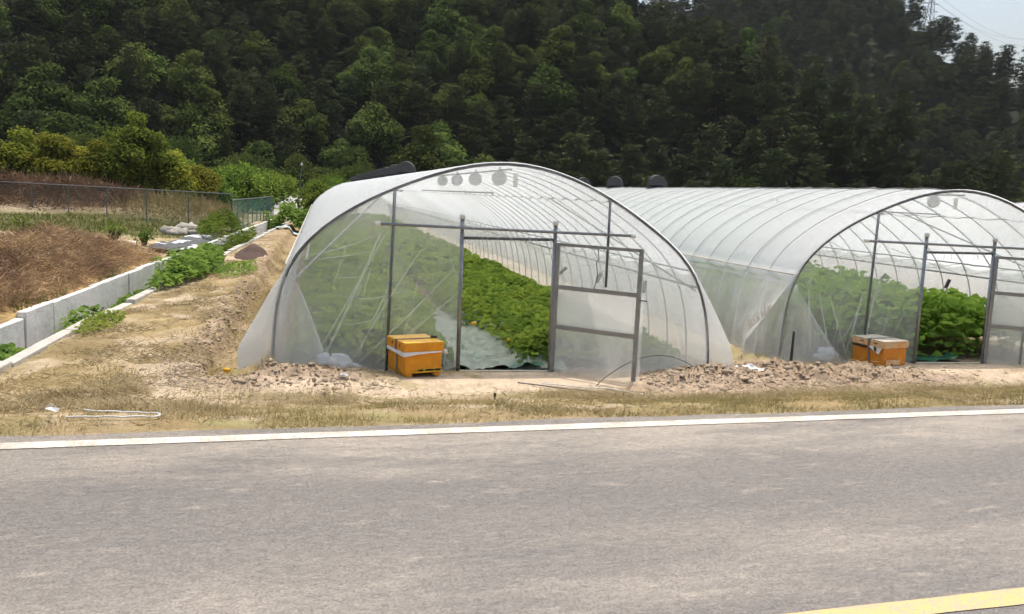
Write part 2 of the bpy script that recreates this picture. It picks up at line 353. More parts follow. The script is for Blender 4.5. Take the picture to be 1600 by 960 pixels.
# ------------------------------------------------------------------ ground
RA = math.atan(.0745)
def road_t(x, y): return (y-5.57-.0745*x)*math.cos(RA)
def kerb_x(y): return -3.0+.04*(np.asarray(y)-9.0)
def ground_z(x, y, rough=True):
    x = np.asarray(x, float); y = np.asarray(y, float); t = road_t(x, y)
    left = sst(-.4, -1.4, x)
    z = -.035-sst(.3, 3.0, t)*(.40*(1-left)+.29*left)
    z = z-.1*sst(.1, -.2, t)
    n1 = fbm(x*1.3, y*1.3, 4, 3)-.5; n2 = fbm(x*6, y*6, 4, 11)-.5
    out = sst(.25, .8, t)
    z = z+out*(n1*.07+n2*.035)
    # furrow beside the first house, its broken edge
    fy = sst(8.5, 9.8, y)*sst(62, 50, y)
    fx = x+.88+.10*(fbm(y*.9, x*0+2, 3, 5)-.5)
    brk = .22*(fbm(x*3.0, y*2.2, 4, 6)-.5)
    z = z-fy*.21*sst(-.36, -.22, fx+brk)*sst(.42, .1, fx)+fy*(.05+.22*(fbm(x*5, y*3, 3, 8)-.5))*np.exp(-((fx+.52)/.2)**2)
    # clod banks
    cl = np.abs(fbm(x*4.2, y*5.0, 4, 21)-.5)*2; cl2 = np.abs(fbm(x*9, y*10, 4, 27)-.5)*2
    bank = .22*gau(x, y, -.35, 9.05, .75, .42)+.10*gau(x, y, .55, 9.35, .5, .35)
    bank2 = .20*gau(x, y, 5.6, 9.15, 1.55, .62, .12)+.16*gau(x, y, 4.25, 8.75, .65, .5)+.12*gau(x, y, 7.0, 9.25, .7, .4)+.16*gau(x, y, 5.35, 10.2, .5, .9)
    bk = bank+bank2
    z = z+bk*(.55+.9*cl)*(.45+1.15*fbm(x*1.4, y*1.7, 2, 29))+np.clip(bk*5, 0, 1)*(cl2-.4)*.09
    # sandy doorsteps of both houses and the low broken edge below them
    for cx, yy in ((2.2, 8.95), (8.75, 9.6)):
        g = gau(x, y, cx, yy, 1.25, .42)
        z = z*(1-.85*np.clip(g*1.6, 0, 1))+(-.39)*.85*np.clip(g*1.6, 0, 1)
    # inside the houses
    for cx, y0 in ((2.12, 9.75), (8.6, 10.35), (15.08, 10.9)):
        ins = sst(2.75, 2.5, np.abs(x-cx))*sst(y0-.25, y0+.1, y)*sst(61.5, 60.5, y)
        z = z*(1-ins)+(-.46)*ins
    # drain and the field on the far side of it
    kx = kerb_x(y)
    dr = sst(-.02, -.14, x-kx)*sst(8.0, 8.6, y)
    z = z*(1-dr)+(-.78+.05*n1)*dr
    fl = sst(-.60, -.72, x-kx)*sst(5.5, 7.5, y)
    hp = .46*gau(x, y, -4.9, 17.0, 1.35, 3.0)+.10*gau(x, y, -5.6, 13, 1.6, 3)+.05*gau(x, y, -8, 20, 2.6, 3.5)+.15*gau(x, y, -4.0, 11.5, .6, 3)
    rmp = sst(-.72, -1.7, x-kx)
    fz = -.15+.05*rmp+rmp*hp*(.35+1.4*(fbm(x*1.1, y*.8, 4, 41)))+.10*n1*rmp+.05*n2+.3*sst(24, 46, y)*sst(-4, -9, x)
    z = z*(1-fl)+fz*fl
    # dead bank behind the fence
    z = z+fl*(.9*gau(x, y, -12, 41.5, 5.0, 2.6)*(.7+.6*fbm(x*.5, y*.5, 3, 9))+.5*gau(x, y, -5.5, 38.5, 2.4, 2.4))
    return z
def lines(segs):
    o = []
    for a, b, st in segs: o.append(np.arange(a, b, st))
    return np.unique(np.round(np.concatenate(o), 4))
gx = lines([(-460, -60, 40), (-60, -20, 2.5), (-20, -9, .35), (-9, -3.9, .12), (-3.9, 7.8, .045), (7.8, 12, .09), (12, 30, .8), (30, 461, 40)])
gy = lines([(-60, 4, 4), (4, 5.4, .35), (5.4, 8.0, .05), (8.0, 9.8, .04), (9.8, 10.8, .06), (10.8, 18, .12), (18, 34, .3), (34, 100, 1.2), (100, 441, 40)])
X, Y = np.meshgrid(gx, gy)
Z = ground_z(X, Y)
t_ = road_t(X, Y); kx_ = kerb_x(Y)
def C3(*c): return np.array(c)[None, None, :]
def mixc(a, b, f): return a*(1-f[..., None])+b*f[..., None]
nA = fbm(X*.8, Y*.8, 4, 51); nB = fbm(X*2.4, Y*2.4, 4, 61); nC = fbm(X*.25, Y*.25, 3, 71)
SAND = C3(.50, .405, .295); SOIL = C3(.33, .25, .175); STRAW = C3(.29, .215, .11); GREEN = C3(.16, .19, .05); BROWN = C3(.31, .205, .115); ORANGE = C3(.34, .25, .15)
Cg = np.broadcast_to(C3(.30, .25, .13), X.shape+(3,)).copy()
Cg = mixc(Cg, SAND*.95, sst(.40, .62, nA)*.75)
vg = sst(.05, .25, t_)*sst(2.3, 1.4, t_)
Cg = mixc(Cg, STRAW, vg*sst(.3, .55, nB)*.9); Cg = mixc(Cg, GREEN, vg*sst(.52, .68, fbm(X*1.5, Y*1.5, 3, 81))*.22)
Cg = mixc(Cg, SAND*.8, sst(.42, .22, t_)*sst(0, .1, t_)*.7)
bk_ = np.clip(gau(X, Y, -.35, 9.05, .85, .5)+gau(X, Y, 5.4, 9.0, 1.9, .75, .12)+gau(X, Y, 4.2, 8.7, .75, .55)+gau(X, Y, 7., 9.2, .8, .45), 0, 1)
Cg = mixc(Cg, SOIL, sst(.15, .5, bk_)*.9)
crk = np.abs(fbm(X*5, Y*6, 4, 23)-.5)*2
Cg = mixc(Cg, C3(.46, .35, .25), sst(.15, .5, bk_)*sst(.12, .4, crk)*.8)  # highlights on the lumps and shadow in the cracks painted into the soil colour
st_ = np.clip(gau(X, Y, 2.2, 9.0, 1.35, .5)+gau(X, Y, 8.75, 9.6, 1.35, .5)+gau(X, Y, .4, 8.65, .9, .25), 0, 1)
Cg = mixc(Cg, C3(.55, .44, .315), sst(.2, .55, st_)*sst(.25, .45, nB+.12))
pth = sst(-.9, -1.3, X)*sst(0, .15, X-kx_)*sst(6.8, 8.2, Y)
Cg = mixc(Cg, mixc(SAND+0*X[..., None], STRAW*.8, sst(.42, .6, nB)), pth*.85)
Cg = mixc(Cg, C3(.33, .25, .12), pth*sst(.5, .62, fbm(X*.9, Y*.5, 3, 91))*.6)
fur = np.exp(-((X+.85)/.35)**2)*sst(8.8, 9.8, Y)
Cg = mixc(Cg, ORANGE, fur*.8); Cg = mixc(Cg, C3(.27, .24, .08), fur*sst(.5, .62, nB)*.6)
far = sst(26, 34, Y)*sst(-.3, -.9, X)*sst(0, .2, X-kx_)
Cg = mixc(Cg, ORANGE*.95, far*.7)
rdg = np.exp(-((X+1.27)/.16)**2)*sst(8.4, 9.2, Y)*sst(30, 24, Y)
Cg = mixc(Cg, C3(.30, .215, .145), rdg*sst(.35, .6, fbm(X*3, Y*2, 3, 99))*.8)
fl_ = sst(-.55, -.7, X-kx_)
Cg = mixc(Cg, mixc(BROWN+0*X[..., None], C3(.42, .30, .13), sst(.42, .6, nB)), fl_*sst(23, 19.5, Y))
Cg = mixc(Cg, C3(.50, .40, .25), fl_*sst(20, 23, Y)*sst(28, 26, Y)*sst(.35, .5, nA))
Cg = mixc(Cg, C3(.13, .13, .05), fl_*sst(26.5, 28, Y)*sst(38, 35, Y))
Cg = mixc(Cg, C3(.22, .145, .09), fl_*sst(37, 39, Y)*sst(47, 45, Y)*sst(-6.5, -8, X))
Cg = mixc(Cg, C3(.14, .16, .05), sst(46, 60, Y))
drn = sst(0, -.1, X-kx_)*(1-fl_)
Cg = mixc(Cg, C3(.22, .18, .11), drn)
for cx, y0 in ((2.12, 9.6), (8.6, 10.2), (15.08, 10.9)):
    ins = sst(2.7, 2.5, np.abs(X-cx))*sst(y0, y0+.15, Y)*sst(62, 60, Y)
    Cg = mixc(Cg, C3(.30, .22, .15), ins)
ny, nx = X.shape
idx = np.arange(nx*ny).reshape(ny, nx)
Fg = np.stack([idx[:-1, :-1], idx[:-1, 1:], idx[1:, 1:], idx[1:, :-1]], -1).reshape(-1, 4)
Cg = np.concatenate([np.clip(Cg, 0, 1), np.ones(X.shape+(1,))], -1)
gr = obj_np('ground', np.stack([X, Y, Z], -1).reshape(-1, 3), Fg, M_ground, smooth=True, attrs={'Col': ('FLOAT_COLOR', Cg)})
tag(gr, 'sandy soil ground with dry verge between road and greenhouses', 'ground', kind='structure')

# road in its own frame: x along, y across (0 = white edge line)
rd = bpy.data.objects.new('road', None); link(rd)
rd.location = (0, 5.57, 0); rd.rotation_euler = (0, 0, RA)
tag(rd, 'dusty grey asphalt road with edge line and centre line', 'road', kind='structure')
def strip(x0, x1, y0f, y1f, n, z, m, name, thick=None):
    xs = np.linspace(x0, x1, n); V = []; F = []
    for x in xs: V += [(x, y0f(x), z), (x, y1f(x), z)]
    for i in range(n-1): F.append((2*i, 2*i+2, 2*i+3, 2*i+1))
    if thick:
        o = len(V)
        for x in xs: V += [(x, y0f(x), z-thick), (x, y1f(x), z-thick)]
        for i in range(n-1): F += [(o+2*i, o+2*i+1, o+2*i+3, o+2*i+2), (2*i+1, 2*i+3, o+2*i+3, o+2*i+1), (2*i, o+2*i, o+2*i+2, 2*i+2)]
    return obj_np(name, V, F, m, rd)
edge = lambda x: .20+.05*(float(fbm(np.array([x*1.1]), np.array([0.]), 4, 5)[0])-.5)*2
strip(-60, 60, lambda x: -6.2, edge, 1600, 0, M_road, 'pavement', .15)
jit = lambda x, s: .012*(float(fbm(np.array([x*3.]), np.array([s*1.]), 3, 15)[0])-.5)
strip(-60, 60, lambda x: -.064+jit(x, 1), lambda x: .064+jit(x, 2), 900, .004, M_white_line, 'edge_line')
strip(-60, 60, lambda x: -2.90+jit(x, 3), lambda x: -2.775+jit(x, 4), 900, .004, M_yellow_line, 'centre_line')

# ------------------------------------------------------------------ hills
def hill_h(x, y):
    d = np.hypot(x, y); az = np.degrees(np.arctan2(x, y))
    # near spur falling away to the right
    ftA = 92+10*(fbm(az*.12, d*0, 2, 31)-.5)
    top = np.interp(az, [-60, -20, 0, 10, 17, 21, 25, 30, 34, 38], [330, 310, 290, 235, 166, 134, 120, 109, 99, 90])
    hA = np.minimum(.60*(d-ftA), .60*(top-ftA)-.35*np.maximum(d-top, 0))
    # far ridge
    ftB = 165.0
    topB = np.interp(az, [-60, 15, 21, 26, 30, 35, 37, 38.2, 41, 43.4, 50, 70], [232, 234, 244, 264, 274, 256, 236, 224, 216, 209, 198, 184])
    hB = np.minimum(.62*(d-ftB), .62*(topB-ftB)-.5*np.maximum(d-topB, 0))
    h = np.maximum(np.maximum(hA, hB), -3)
    return h+np.where(h > 0, 3.0*(fbm(x*.06, y*.06, 3, 33)-.5), 0), top, topB
ha = np.radians(np.linspace(-55, 75, 200)); hd = np.linspace(86, 420, 110)
A_, D_ = np.meshgrid(ha, hd); HX = D_*np.sin(A_); HY = D_*np.cos(A_)
HZ, _, _ = hill_h(HX, HY)
i2 = np.arange(HX.size).reshape(HX.shape)
Fh = np.stack([i2[:-1, :-1], i2[1:, :-1], i2[1:, 1:], i2[:-1, 1:]], -1).reshape(-1, 4)
M_hill = plain('forest_floor', (.022, .030, .013), .95, 0, .4, .2, c2=(.010, .014, .007))
hill = obj_np('hill', np.stack([HX, HY, HZ-.3], -1).reshape(-1, 3), Fh, M_hill, smooth=True)
tag(hill, 'steep wooded hillside behind the greenhouses', 'hill', kind='structure')

# ---- tree meshes
def trunk_mesh(h, r, seed, top=.95):
    g = np.random.default_rng(seed); p = np.zeros((9, 3)); p[:, 2] = np.linspace(-.6, h*top, 9)
    p[1:, :2] = np.cumsum(g.normal(0, h*.012, (8, 2)), 0)
    m = MB().tube(p, [r*(1-.88*k/8) for k in range(9)], 6)
    return m, p
def at_trunk(p, z): return np.array([np.interp(z, p[:, 2], p[:, 0]), np.interp(z, p[:, 2], p[:, 1]), z])
def pine(seed, h, base=.28, wid=.24):
    g = np.random.default_rng(seed); tm, tp = trunk_mesh(h, .16+.008*h, seed)
    P = []; O = []
    z = base*h
    while z < h*.985:
        f = (z-base*h)/(h*(1-base)); k = int(g.integers(3, 6)); a0 = g.uniform(0, 6.28)
        Lm = h*wid*.88*((1-f)**.9)*(.75+.45*math.sin(min(1, f*2.2+.35)*1.57))+.35
        for b in range(k):
            a = a0+b*6.28/k+g.normal(0, .25); L_ = Lm*g.uniform(.55, 1.15); c = at_trunk(tp, z+g.normal(0, .15))
            rise = g.uniform(.05, .4)+.5*f
            e = c+np.array([math.cos(a)*L_, math.sin(a)*L_, L_*rise])
            if L_ > .8: tm.tube([c, c+(e-c)*.5+np.array([0, 0, -.05*L_]), e], [.05, .035, .012], 3, False)
            nc = max(1, int(L_/.55))
            for q in range(nc):
                s = .35+.65*(q+1)/nc; pc = c+(e-c)*s+g.normal(0, .08, 3); n = int(g.integers(22, 33))
                rr = .30+.16*L_*.4
                off = g.normal(0, 1, (n, 3))*np.array([rr, rr, .13]); off[:, 2] += .10
                P.append(pc+off); O.append(off*np.array([1.2, 1.2, .8])+np.array([math.cos(a), math.sin(a), .6])*.35)
        z += g.uniform(.5, .85)*(.6+.05*h)
    P = np.concatenate(P); D = norm(np.concatenate(O)+g.normal(0, .25, (len(P), 3)))
    n = len(P); W = norm(np.cross(np.array([0, 0, 1.])+g.normal(0, .35, (n, 3)), D))
    V, F = leaf_quads(P-D*.15, D, W, g.uniform(.30, .55, n), g.uniform(.16, .30, n))
    return tm, V, F
def broad(seed, h, wid=.36, base=.25, leaf=.27, nl=20, per=190):
    g = np.random.default_rng(seed); tm, tp = trunk_mesh(h*.8, .14+.01*h, seed)
    P = []; O = []
    cz = h*(base+1)/2; rz = h*(1-base)/2; rx = h*wid
    for i in range(nl):
        v = g.normal(size=3); v /= np.linalg.norm(v); rad = g.uniform(.35, .86)
        lr = g.uniform(.24, .42)*min(rx, rz)*1.1
        c = np.array([v[0]*rx*rad, v[1]*rx*rad, cz+v[2]*rz*rad*.92])
        if i == 0: c = np.array([0, 0, h-lr*.8])
        b0 = at_trunk(tp, max(.2*h, c[2]*.62))
        tm.tube([b0, (b0+c)/2+np.array([0, 0, .1*h*.3]), c], [.07, .045, .015], 3, False)
        n = int(per*g.uniform(.7, 1.3)); d = g.normal(size=(n, 3)); d[:, 2] += .35; d = norm(d)
        r = lr*g.uniform(.55, 1.12, n)[:, None]
        P.append(c+d*r*np.array([1.15, 1.15, .8])); O.append(d*.8+np.array([0, 0, .35]))
    P = np.concatenate(P); n = len(P); Nn = norm(np.concatenate(O)+g.normal(0, .38, (n, 3))); D = norm(np.cross(Nn, g.normal(size=(n, 3)))); W = np.cross(Nn, D)
    V, F = leaf_quads(P, D, W, g.uniform(.8, 1.5, n)*leaf, g.uniform(.6, 1.1, n)*leaf)
    return tm, V, F
KINDS = []
for s, h, b, w in ((1, 11, .25, .22), (2, 9.5, .2, .25), (3, 12.5, .34, .20), (4, 10, .3, .27), (5, 8, .15, .26), (6, 11.5, .4, .24)):
    tm, V, F = pine(s, h, b, w); KINDS.append(('pine_tree', tm.mesh('pine_trunk', M_bark), mesh_np('pine_crown', V, F, L_pine)))
for s, h, w, b in ((11, 9, .34, .2), (12, 7.5, .42, .15), (13, 10, .30, .22), (14, 6, .45, .1)):
    tm, V, F = broad(s, h, w, b, per=230, nl=24); KINDS.append(('broadleaf_tree', tm.mesh('broadleaf_trunk', M_bark), mesh_np('broadleaf_crown', V, F, L_broad)))
def put_tree(kind, loc, rz, sc, label, cat, group):
    nm, tmh, cmh = kind
    r = thing(nm, label, cat, loc, rz, group); r.scale = (sc, sc, sc*1.0)
    link(bpy.data.objects.new('trunk', tmh), r); link(bpy.data.objects.new('crown', cmh), r)
    return r
# scatter over the hillside
tg = np.random.default_rng(21)
cand = []
pts = []
cell = {}
def ok(p, r):
    k = (int(p[0]//6), int(p[1]//6))
    for a in (-1, 0, 1):
        for b in (-1, 0, 1):
            for q in cell.get((k[0]+a, k[1]+b), ()):
                if (q[0]-p[0])**2+(q[1]-p[1])**2 < r*r: return False
    cell.setdefault(k, []).append(p); return True
fwn = np.array(fw); rtn = np.array(right); upn = np.array(up)
NC = 130000
caz = np.radians(tg.uniform(-21, 46.5, NC)); cd = np.sqrt(tg.uniform(87**2, 300**2, NC)); cxs, cys = cd*np.sin(caz), cd*np.cos(caz)
chh, ctA, ctB = hill_h(cxs, cys); cwood = fbm(cxs*.045, cys*.045, 3, 77)
cP = np.stack([cxs, cys, chh+3.1], 1); ca_ = cP@fwn; cpx = 800+1350*(cP@rtn)/ca_; cpy = 480-1350*(cP@upn)/ca_
good = ((cd < ctA+7) | ((cd > 165) & (cd < ctB+8))) & (chh > -2.5) & (cpx > -90) & (cpx < 1690) & (cpy > -140)
for q in np.nonzero(good)[0]:
    x, y, d, h = float(cxs[q]), float(cys[q]), float(cd[q]), float(chh[q]); azd = math.degrees(caz[q])
    if not ok((x, y), 2.9 if d < 165 else 3.15): continue
    green = np.exp(-((azd-7)/9)**2)*(d < 170)*.62+.4*(d < 97)*(azd < 14)+(cwood[q]-.5)*(1.4 if azd < 18 else .7)
    k = int(tg.integers(6, 10)) if tg.uniform() < green*.8+.03 else int(tg.integers(0, 6))
    cand.append((d, x, y, h, k, tg.uniform(0, 6.28), tg.uniform(.8, 1.2)*(.92 if k > 5 and d < 130 else .74)))
cand.sort()
near, rest = cand[:290], cand[290:]
TL = {'pine_tree': ('dark green pine standing in the dense hillside forest', 'pine', 'pines of the hillside forest'),
      'broadleaf_tree': ('lighter green broadleaf tree standing among the hillside pines', 'tree', 'broadleaf trees of the hillside forest')}
crown_of = {}
for d, x, y, h, k, rz, sc in near:
    K = KINDS[k]; o = put_tree(K, (x, y, h-.3), rz, sc, *TL[K[0]])
# the rest of the wood reads as one mass
joined = []
for nm, tmh, cmh in KINDS:
    joined.append(bpy.data.objects.new(nm+'_far', cmh))
pv = np.array([(x, y, h-.3) for d, x, y, h, k, rz, sc in rest], np.float32)
fm = bpy.data.meshes.new('forest'); fm.vertices.add(len(pv)); fm.vertices.foreach_set('co', pv.ravel())
for an, typ, arr in (('rz', 'FLOAT', [c[5] for c in rest]), ('sc', 'FLOAT', [c[6] for c in rest]), ('kind', 'INT', [c[4] for c in rest])):
    a = fm.attributes.new(an, typ, 'POINT'); a.data.foreach_set('value', np.array(arr, np.int32 if typ == 'INT' else np.float32))
forest = link(bpy.data.objects.new('forest', fm))
tag(forest, 'dense dark pine forest covering the upper hillside', 'forest', kind='stuff')
ng = bpy.data.node_groups.new('forest_points', 'GeometryNodeTree')
ng.interface.new_socket('Geometry', in_out='INPUT', socket_type='NodeSocketGeometry'); ng.interface.new_socket('Geometry', in_out='OUTPUT', socket_type='NodeSocketGeometry')
gi = ng.nodes.new('NodeGroupInput'); go = ng.nodes.new('NodeGroupOutput'); iop = ng.nodes.new('GeometryNodeInstanceOnPoints')
gj = ng.nodes.new('GeometryNodeGeometryToInstance')
for o in reversed(joined):
    oi = ng.nodes.new('GeometryNodeObjectInfo'); oi.inputs['Object'].default_value = o; oi.inputs['As Instance'].default_value = False
    ng.links.new(oi.outputs['Geometry'], gj.inputs[0])
def natt(n, t):
    a = ng.nodes.new('GeometryNodeInputNamedAttribute'); a.data_type = t; a.inputs['Name'].default_value = n; return a.outputs['Attribute']
cx_ = ng.nodes.new('ShaderNodeCombineXYZ'); ng.links.new(natt('rz', 'FLOAT'), cx_.inputs[2])
ng.links.new(gi.outputs[0], iop.inputs['Points']); ng.links.new(gj.outputs[0], iop.inputs['Instance']); iop.inputs['Pick Instance'].default_value = True
ng.links.new(natt('kind', 'INT'), iop.inputs['Instance Index']); ng.links.new(cx_.outputs[0], iop.inputs['Rotation']); ng.links.new(natt('sc', 'FLOAT'), iop.inputs['Scale'])
ng.links.new(iop.outputs[0], go.inputs[0])
forest.modifiers.new('trees', 'NODES').node_group = ng
fm.materials.append(L_pine)

# ------------------------------------------------------------------ greenhouses
PRL = np.array([(-2.6, -.5), (-2.58, .13), (-2.53, .5), (-2.40, .82), (-2.14, 1.12), (-1.70, 1.43), (-1.27, 1.64), (-.75, 1.84), (-.35, 1.935), (0, 1.965)])
PRR = np.array([(.35, 1.93), (.77, 1.82), (1.25, 1.595), (1.67, 1.34), (2.1, 1.03), (2.33, .77), (2.48, .44), (2.57, 0), (2.6, -.5)])
def hoop_pts(n=36):
    full = np.concatenate([PRL, PRR])
    s = np.concatenate([[0], np.cumsum(np.hypot(*np.diff(full, axis=0).T))])
    u = np.linspace(0, s[-1], 161); xs = np.interp(u, s, full[:, 0]); zs = np.interp(u, s, full[:, 1])
    for _ in range(28):
        xs[1:-1] = (xs[:-2]+2*xs[1:-1]+xs[2:])/4; zs[1:-1] = (zs[:-2]+2*zs[1:-1]+zs[2:])/4
    v = np.linspace(0, s[-1], n)
    return np.interp(v, u, xs), np.interp(v, u, zs)
HPX, HPZ = hoop_pts(41)
DPX, DPZ = hoop_pts(161)
KC = int(np.argmax(DPZ))
def roof_z(dx): return np.maximum(np.interp(dx, DPX, DPZ), -.45)
def side_x(z, s): return np.interp(-np.asarray(z, float), -DPZ[KC:], DPX[KC:]) if s > 0 else np.interp(-np.asarray(z, float), -DPZ[:KC+1][::-1], -DPX[:KC+1][::-1])
HOOP = MB().tube([(x, 0, z) for x, z in zip(HPX, HPZ)], .0115, 6).mesh('hoop', M_hoop, True)
def cord_mesh():  # added cord that draws each hoop's dark shadow line on the roof
    k = [i for i in range(0, 161, 4) if DPZ[i] > .55]; x = DPX[k]; z = DPZ[k]; tx = np.gradient(x); tz = np.gradient(z); l = np.hypot(tx, tz)
    return MB().tube([(a, 0, b) for a, b in zip(x-tz/l*.036, z+tx/l*.036)], .005, 4).mesh('hoop_line_cord', M_cord, True)
M_cord = plain('grey_cord', (.34, .33, .32), .8)
CORD = cord_mesh()
HOOPF = MB().tube([(x, 0, z) for x, z in zip(HPX, HPZ)], .019, 8).mesh('front_hoop', M_dark_galv, True)
def grid_mesh(name, fn, us, vs_, m, parent, attr=None, smooth=True):
    U, Vv = np.meshgrid(us, vs_); P = fn(U, Vv)
    n, k = U.shape; i = np.arange(n*k).reshape(n, k)
    F = np.stack([i[:-1, :-1], i[:-1, 1:], i[1:, 1:], i[1:, :-1]], -1).reshape(-1, 4)
    at = {'op': ('FLOAT', attr(U, Vv))} if attr is not None else None
    return obj_np(name, P.reshape(-1, 3), F, m, parent, smooth=smooth, attrs=at)
def hood_mesh():
    m = MB(); n = 18
    # ribbed black hood: flanged base, tapering ribbed neck, slanted round cap
    prof = [(.36, -.06), (.33, 0), (.29, .03), (.285, .055), (.272, .06), (.28, .09), (.268, .095), (.275, .125), (.262, .13), (.268, .16)]
    V = []; F = []
    for r, z in prof:
        V += [(r*math.cos(2*math.pi*k/n), r*math.sin(2*math.pi*k/n), z) for k in range(n)]
    for i in range(len(prof)-1):
        F += [(i*n+k, i*n+(k+1) % n, (i+1)*n+(k+1) % n, (i+1)*n+k) for k in range(n)]
    b = (len(prof)-1)*n
    # dome
    for q in range(1, 6):
        a = q/6*math.pi/2; r = .268*math.cos(a); z = .16+.22*math.sin(a)
        V += [(r*math.cos(2*math.pi*k/n), r*math.sin(2*math.pi*k/n), z) for k in range(n)]
        o = b+q*n
        F += [(o-n+k, o-n+(k+1) % n, o+(k+1) % n, o+k) for k in range(n)]
    V.append((0, 0, .38)); tip = len(V)-1; o = b+5*n
    F += [(o+k, o+(k+1) % n, tip) for k in range(n)]
    return m.add(V, F).mesh('vent_hood', M_black, True)
HOOD = hood_mesh()
def grille_mesh():
    m = MB(); n = 14   # flat half-round grille on the front of the hood
    V = [(0, -.292, .10)]+[(.262*math.cos(math.pi*k/n), -.292+.05*math.sin(math.pi*k/n), .10+.262*math.sin(math.pi*k/n)) for k in range(n+1)]
    V += [(x, y+.06, z) for x, y, z in V]; o = n+2
    F = [(0, k+1, k+2) for k in range(n)]+[(k+1, o+k+1, o+k+2, k+2) for k in range(n)]
    return m.add(V, F).mesh('grille', M_hoodface)
GRILLE = grille_mesh()
def arc_ribbon(V, F, A, pts, w, yoff):
    pts = np.asarray(pts, float); d = np.gradient(pts, axis=0); d = norm(d); nrm = np.stack([-d[:, 1], d[:, 0]], 1)
    n0 = len(V)
    for i, (p, q) in enumerate(zip(pts, nrm)):
        ww = w*(.35+.65*math.sin(math.pi*(i+.5)/len(pts)))
        for s in (-.5, .5): V.append((p[0]+q[0]*ww*s, yoff, p[1]+q[1]*ww*s)); A.append(.0)
    for i in range(len(pts)-1): F.append((n0+2*i, n0+2*i+2, n0+2*i+3, n0+2*i+1))
def greenhouse(cx, y0, length, label, kind):
    """origin at floor centre of the front gable"""
    g = np.random.default_rng(int(cx*10)); FL = -.45
    T = thing('greenhouse', label, 'greenhouse', (cx, y0, 0))
    sp = .65; nh = int(length/sp)+1
    for i in range(nh):
        o = bpy.data.objects.new('hoop', HOOPF if i == 0 else HOOP); link(o, T); o.location = (0, i*sp, 0)
        if i: o.scale = (1+g.normal(0, .002), 1, 1)
    Ln = (nh-1)*sp
    for i in range(1, min(nh, 40) if kind > 1 else 0):
        o = bpy.data.objects.new('hoop_line_cord', CORD); link(o, T); o.location = (0, i*sp+.03*math.sin(i*2.3), 0)
    # roof film from eave to eave, taut on the hoops and sagging a little between them
    zi = [k for k in range(161) if DPZ[k] > .66]
    rx_ = DPX[zi]; rz_ = DPZ[zi]; tx = np.gradient(rx_); tz = np.gradient(rz_); tl = np.hypot(tx, tz); nxn, nzn = -tz/tl, tx/tl
    ys = np.concatenate([np.arange(nh-1)[:, None]*sp+np.array([0, .06, .2, .325, .45, .59])[None, :]*1.0]).ravel(); ys = np.append(ys, Ln)
    ys = ys[ys <= 20.0] if False else ys
    def rf(U, V_):
        k = U.astype(int); ph = (V_/sp) % 1.0
        sag = .048*np.sin(math.pi*ph)**.8*(.7+.6*fbm(V_*.7, U*.02, 2, 3))
        off = .022-sag+.012*(fbm(U*.12, V_*1.7, 3, 13)-.5)
        x = rx_[k]+nxn[k]*off; z = rz_[k]+nzn[k]*off
        e = np.minimum(U, len(rx_)-1-U); z = z-np.where(e < 1, .05*fbm(V_*2.1, U*0, 3, 19), 0)
        return np.stack([x, V_-.03*(V_ < .01), z], -1)
    us = np.unique(np.concatenate([np.arange(0, len(rx_), 3), [len(rx_)-1]])).astype(float)
    grid_mesh('roof_film', rf, us, ys, M_roof, T)
    # side films, hung outside the hoops, pulled outwards at the front corner
    for s in (-1, 1):
        fl = {1: (.46, .36), 2: (.80, .30), 3: (.2, .2)}[kind][0 if s < 0 else 1]
        def sf(U, V_, s=s, fl=fl):
            z0 = .80; z = z0+(FL+.02-z0)*U
            xb = side_x(z, s)
            fr = np.exp(-np.maximum(V_, 0)/.8)*fl
            fold = .035*(fbm(V_*3.3, U*1.2, 3, 7+int(cx))-.5)*np.clip(U*3, 0, 1)*2
            x = xb+.035+fold+fr*np.clip((U-.12)/.88, 0, 1)**1.3*(1-.35*np.clip((U-.75)/.25, 0, 1))
            return np.stack([s*x, V_-fr*.25*np.clip(U-.2, 0, 1)+.02, z], -1)
        vs_ = np.concatenate([np.linspace(-.03, 2.4, 60), np.arange(2.5, Ln, .22)])
        grid_mesh('side_film', sf, np.linspace(0, 1, 22), vs_, M_side, T,
                  attr=lambda U, V_: .12*np.exp(-np.maximum(V_, 0)/.9)+.14*(fbm(V_*4, U*.8, 3, 5)-.5))
        if kind != 3:
            def cf(U, W_, s=s, sf=sf):
                e = sf(U, 0*U-.03); h = np.stack([s*side_x(e[..., 2], s), 0*U-.022, e[..., 2]], -1)
                p = h*(1-W_[..., None])+e*W_[..., None]; p[..., 1] += .03*(fbm(W_*4, U*1.5, 2, 6)-.5)*W_; return p
            grid_mesh('corner_film', cf, np.linspace(.02, .96, 22), np.linspace(0, 1, 12), M_flap, T, attr=lambda U, W_: .12+.2*(fbm(W_*5, U, 3, 8)-.5))
        mb = MB().tube([(s*(float(side_x(.74, s))+.055), y, .74+.012*math.sin(y*9.7)) for y in np.arange(.0, Ln, .325)], .011, 5); mb.build('eave_rope', M_rope, T, True)
        MB().tube([(s*(float(side_x(.6, s))-.03), .02, .60), (s*(float(side_x(.6, s))-.03), Ln, .60)], .016, 6).build('roll_pipe', M_galv, T)
    for px, pz, nm in ((0, 1.895, 'ridge_pipe'), (-1.23, 1.595, 'purlin'), (1.23, 1.595, 'purlin'), (-2.25, .80, 'purlin'), (2.25, .80, 'purlin')):
        MB().tube([(px, .0, pz), (px, Ln, pz)], .0125, 6).build(nm, M_galv, T)
    # back film
    bx = np.linspace(-2.55, 2.55, 40)
    grid_mesh('back_film', lambda U, V_: np.stack([U, 0*U+Ln, FL+(roof_z(U)-FL)*V_], -1), bx, np.linspace(0, 1, 10), M_roof, T)
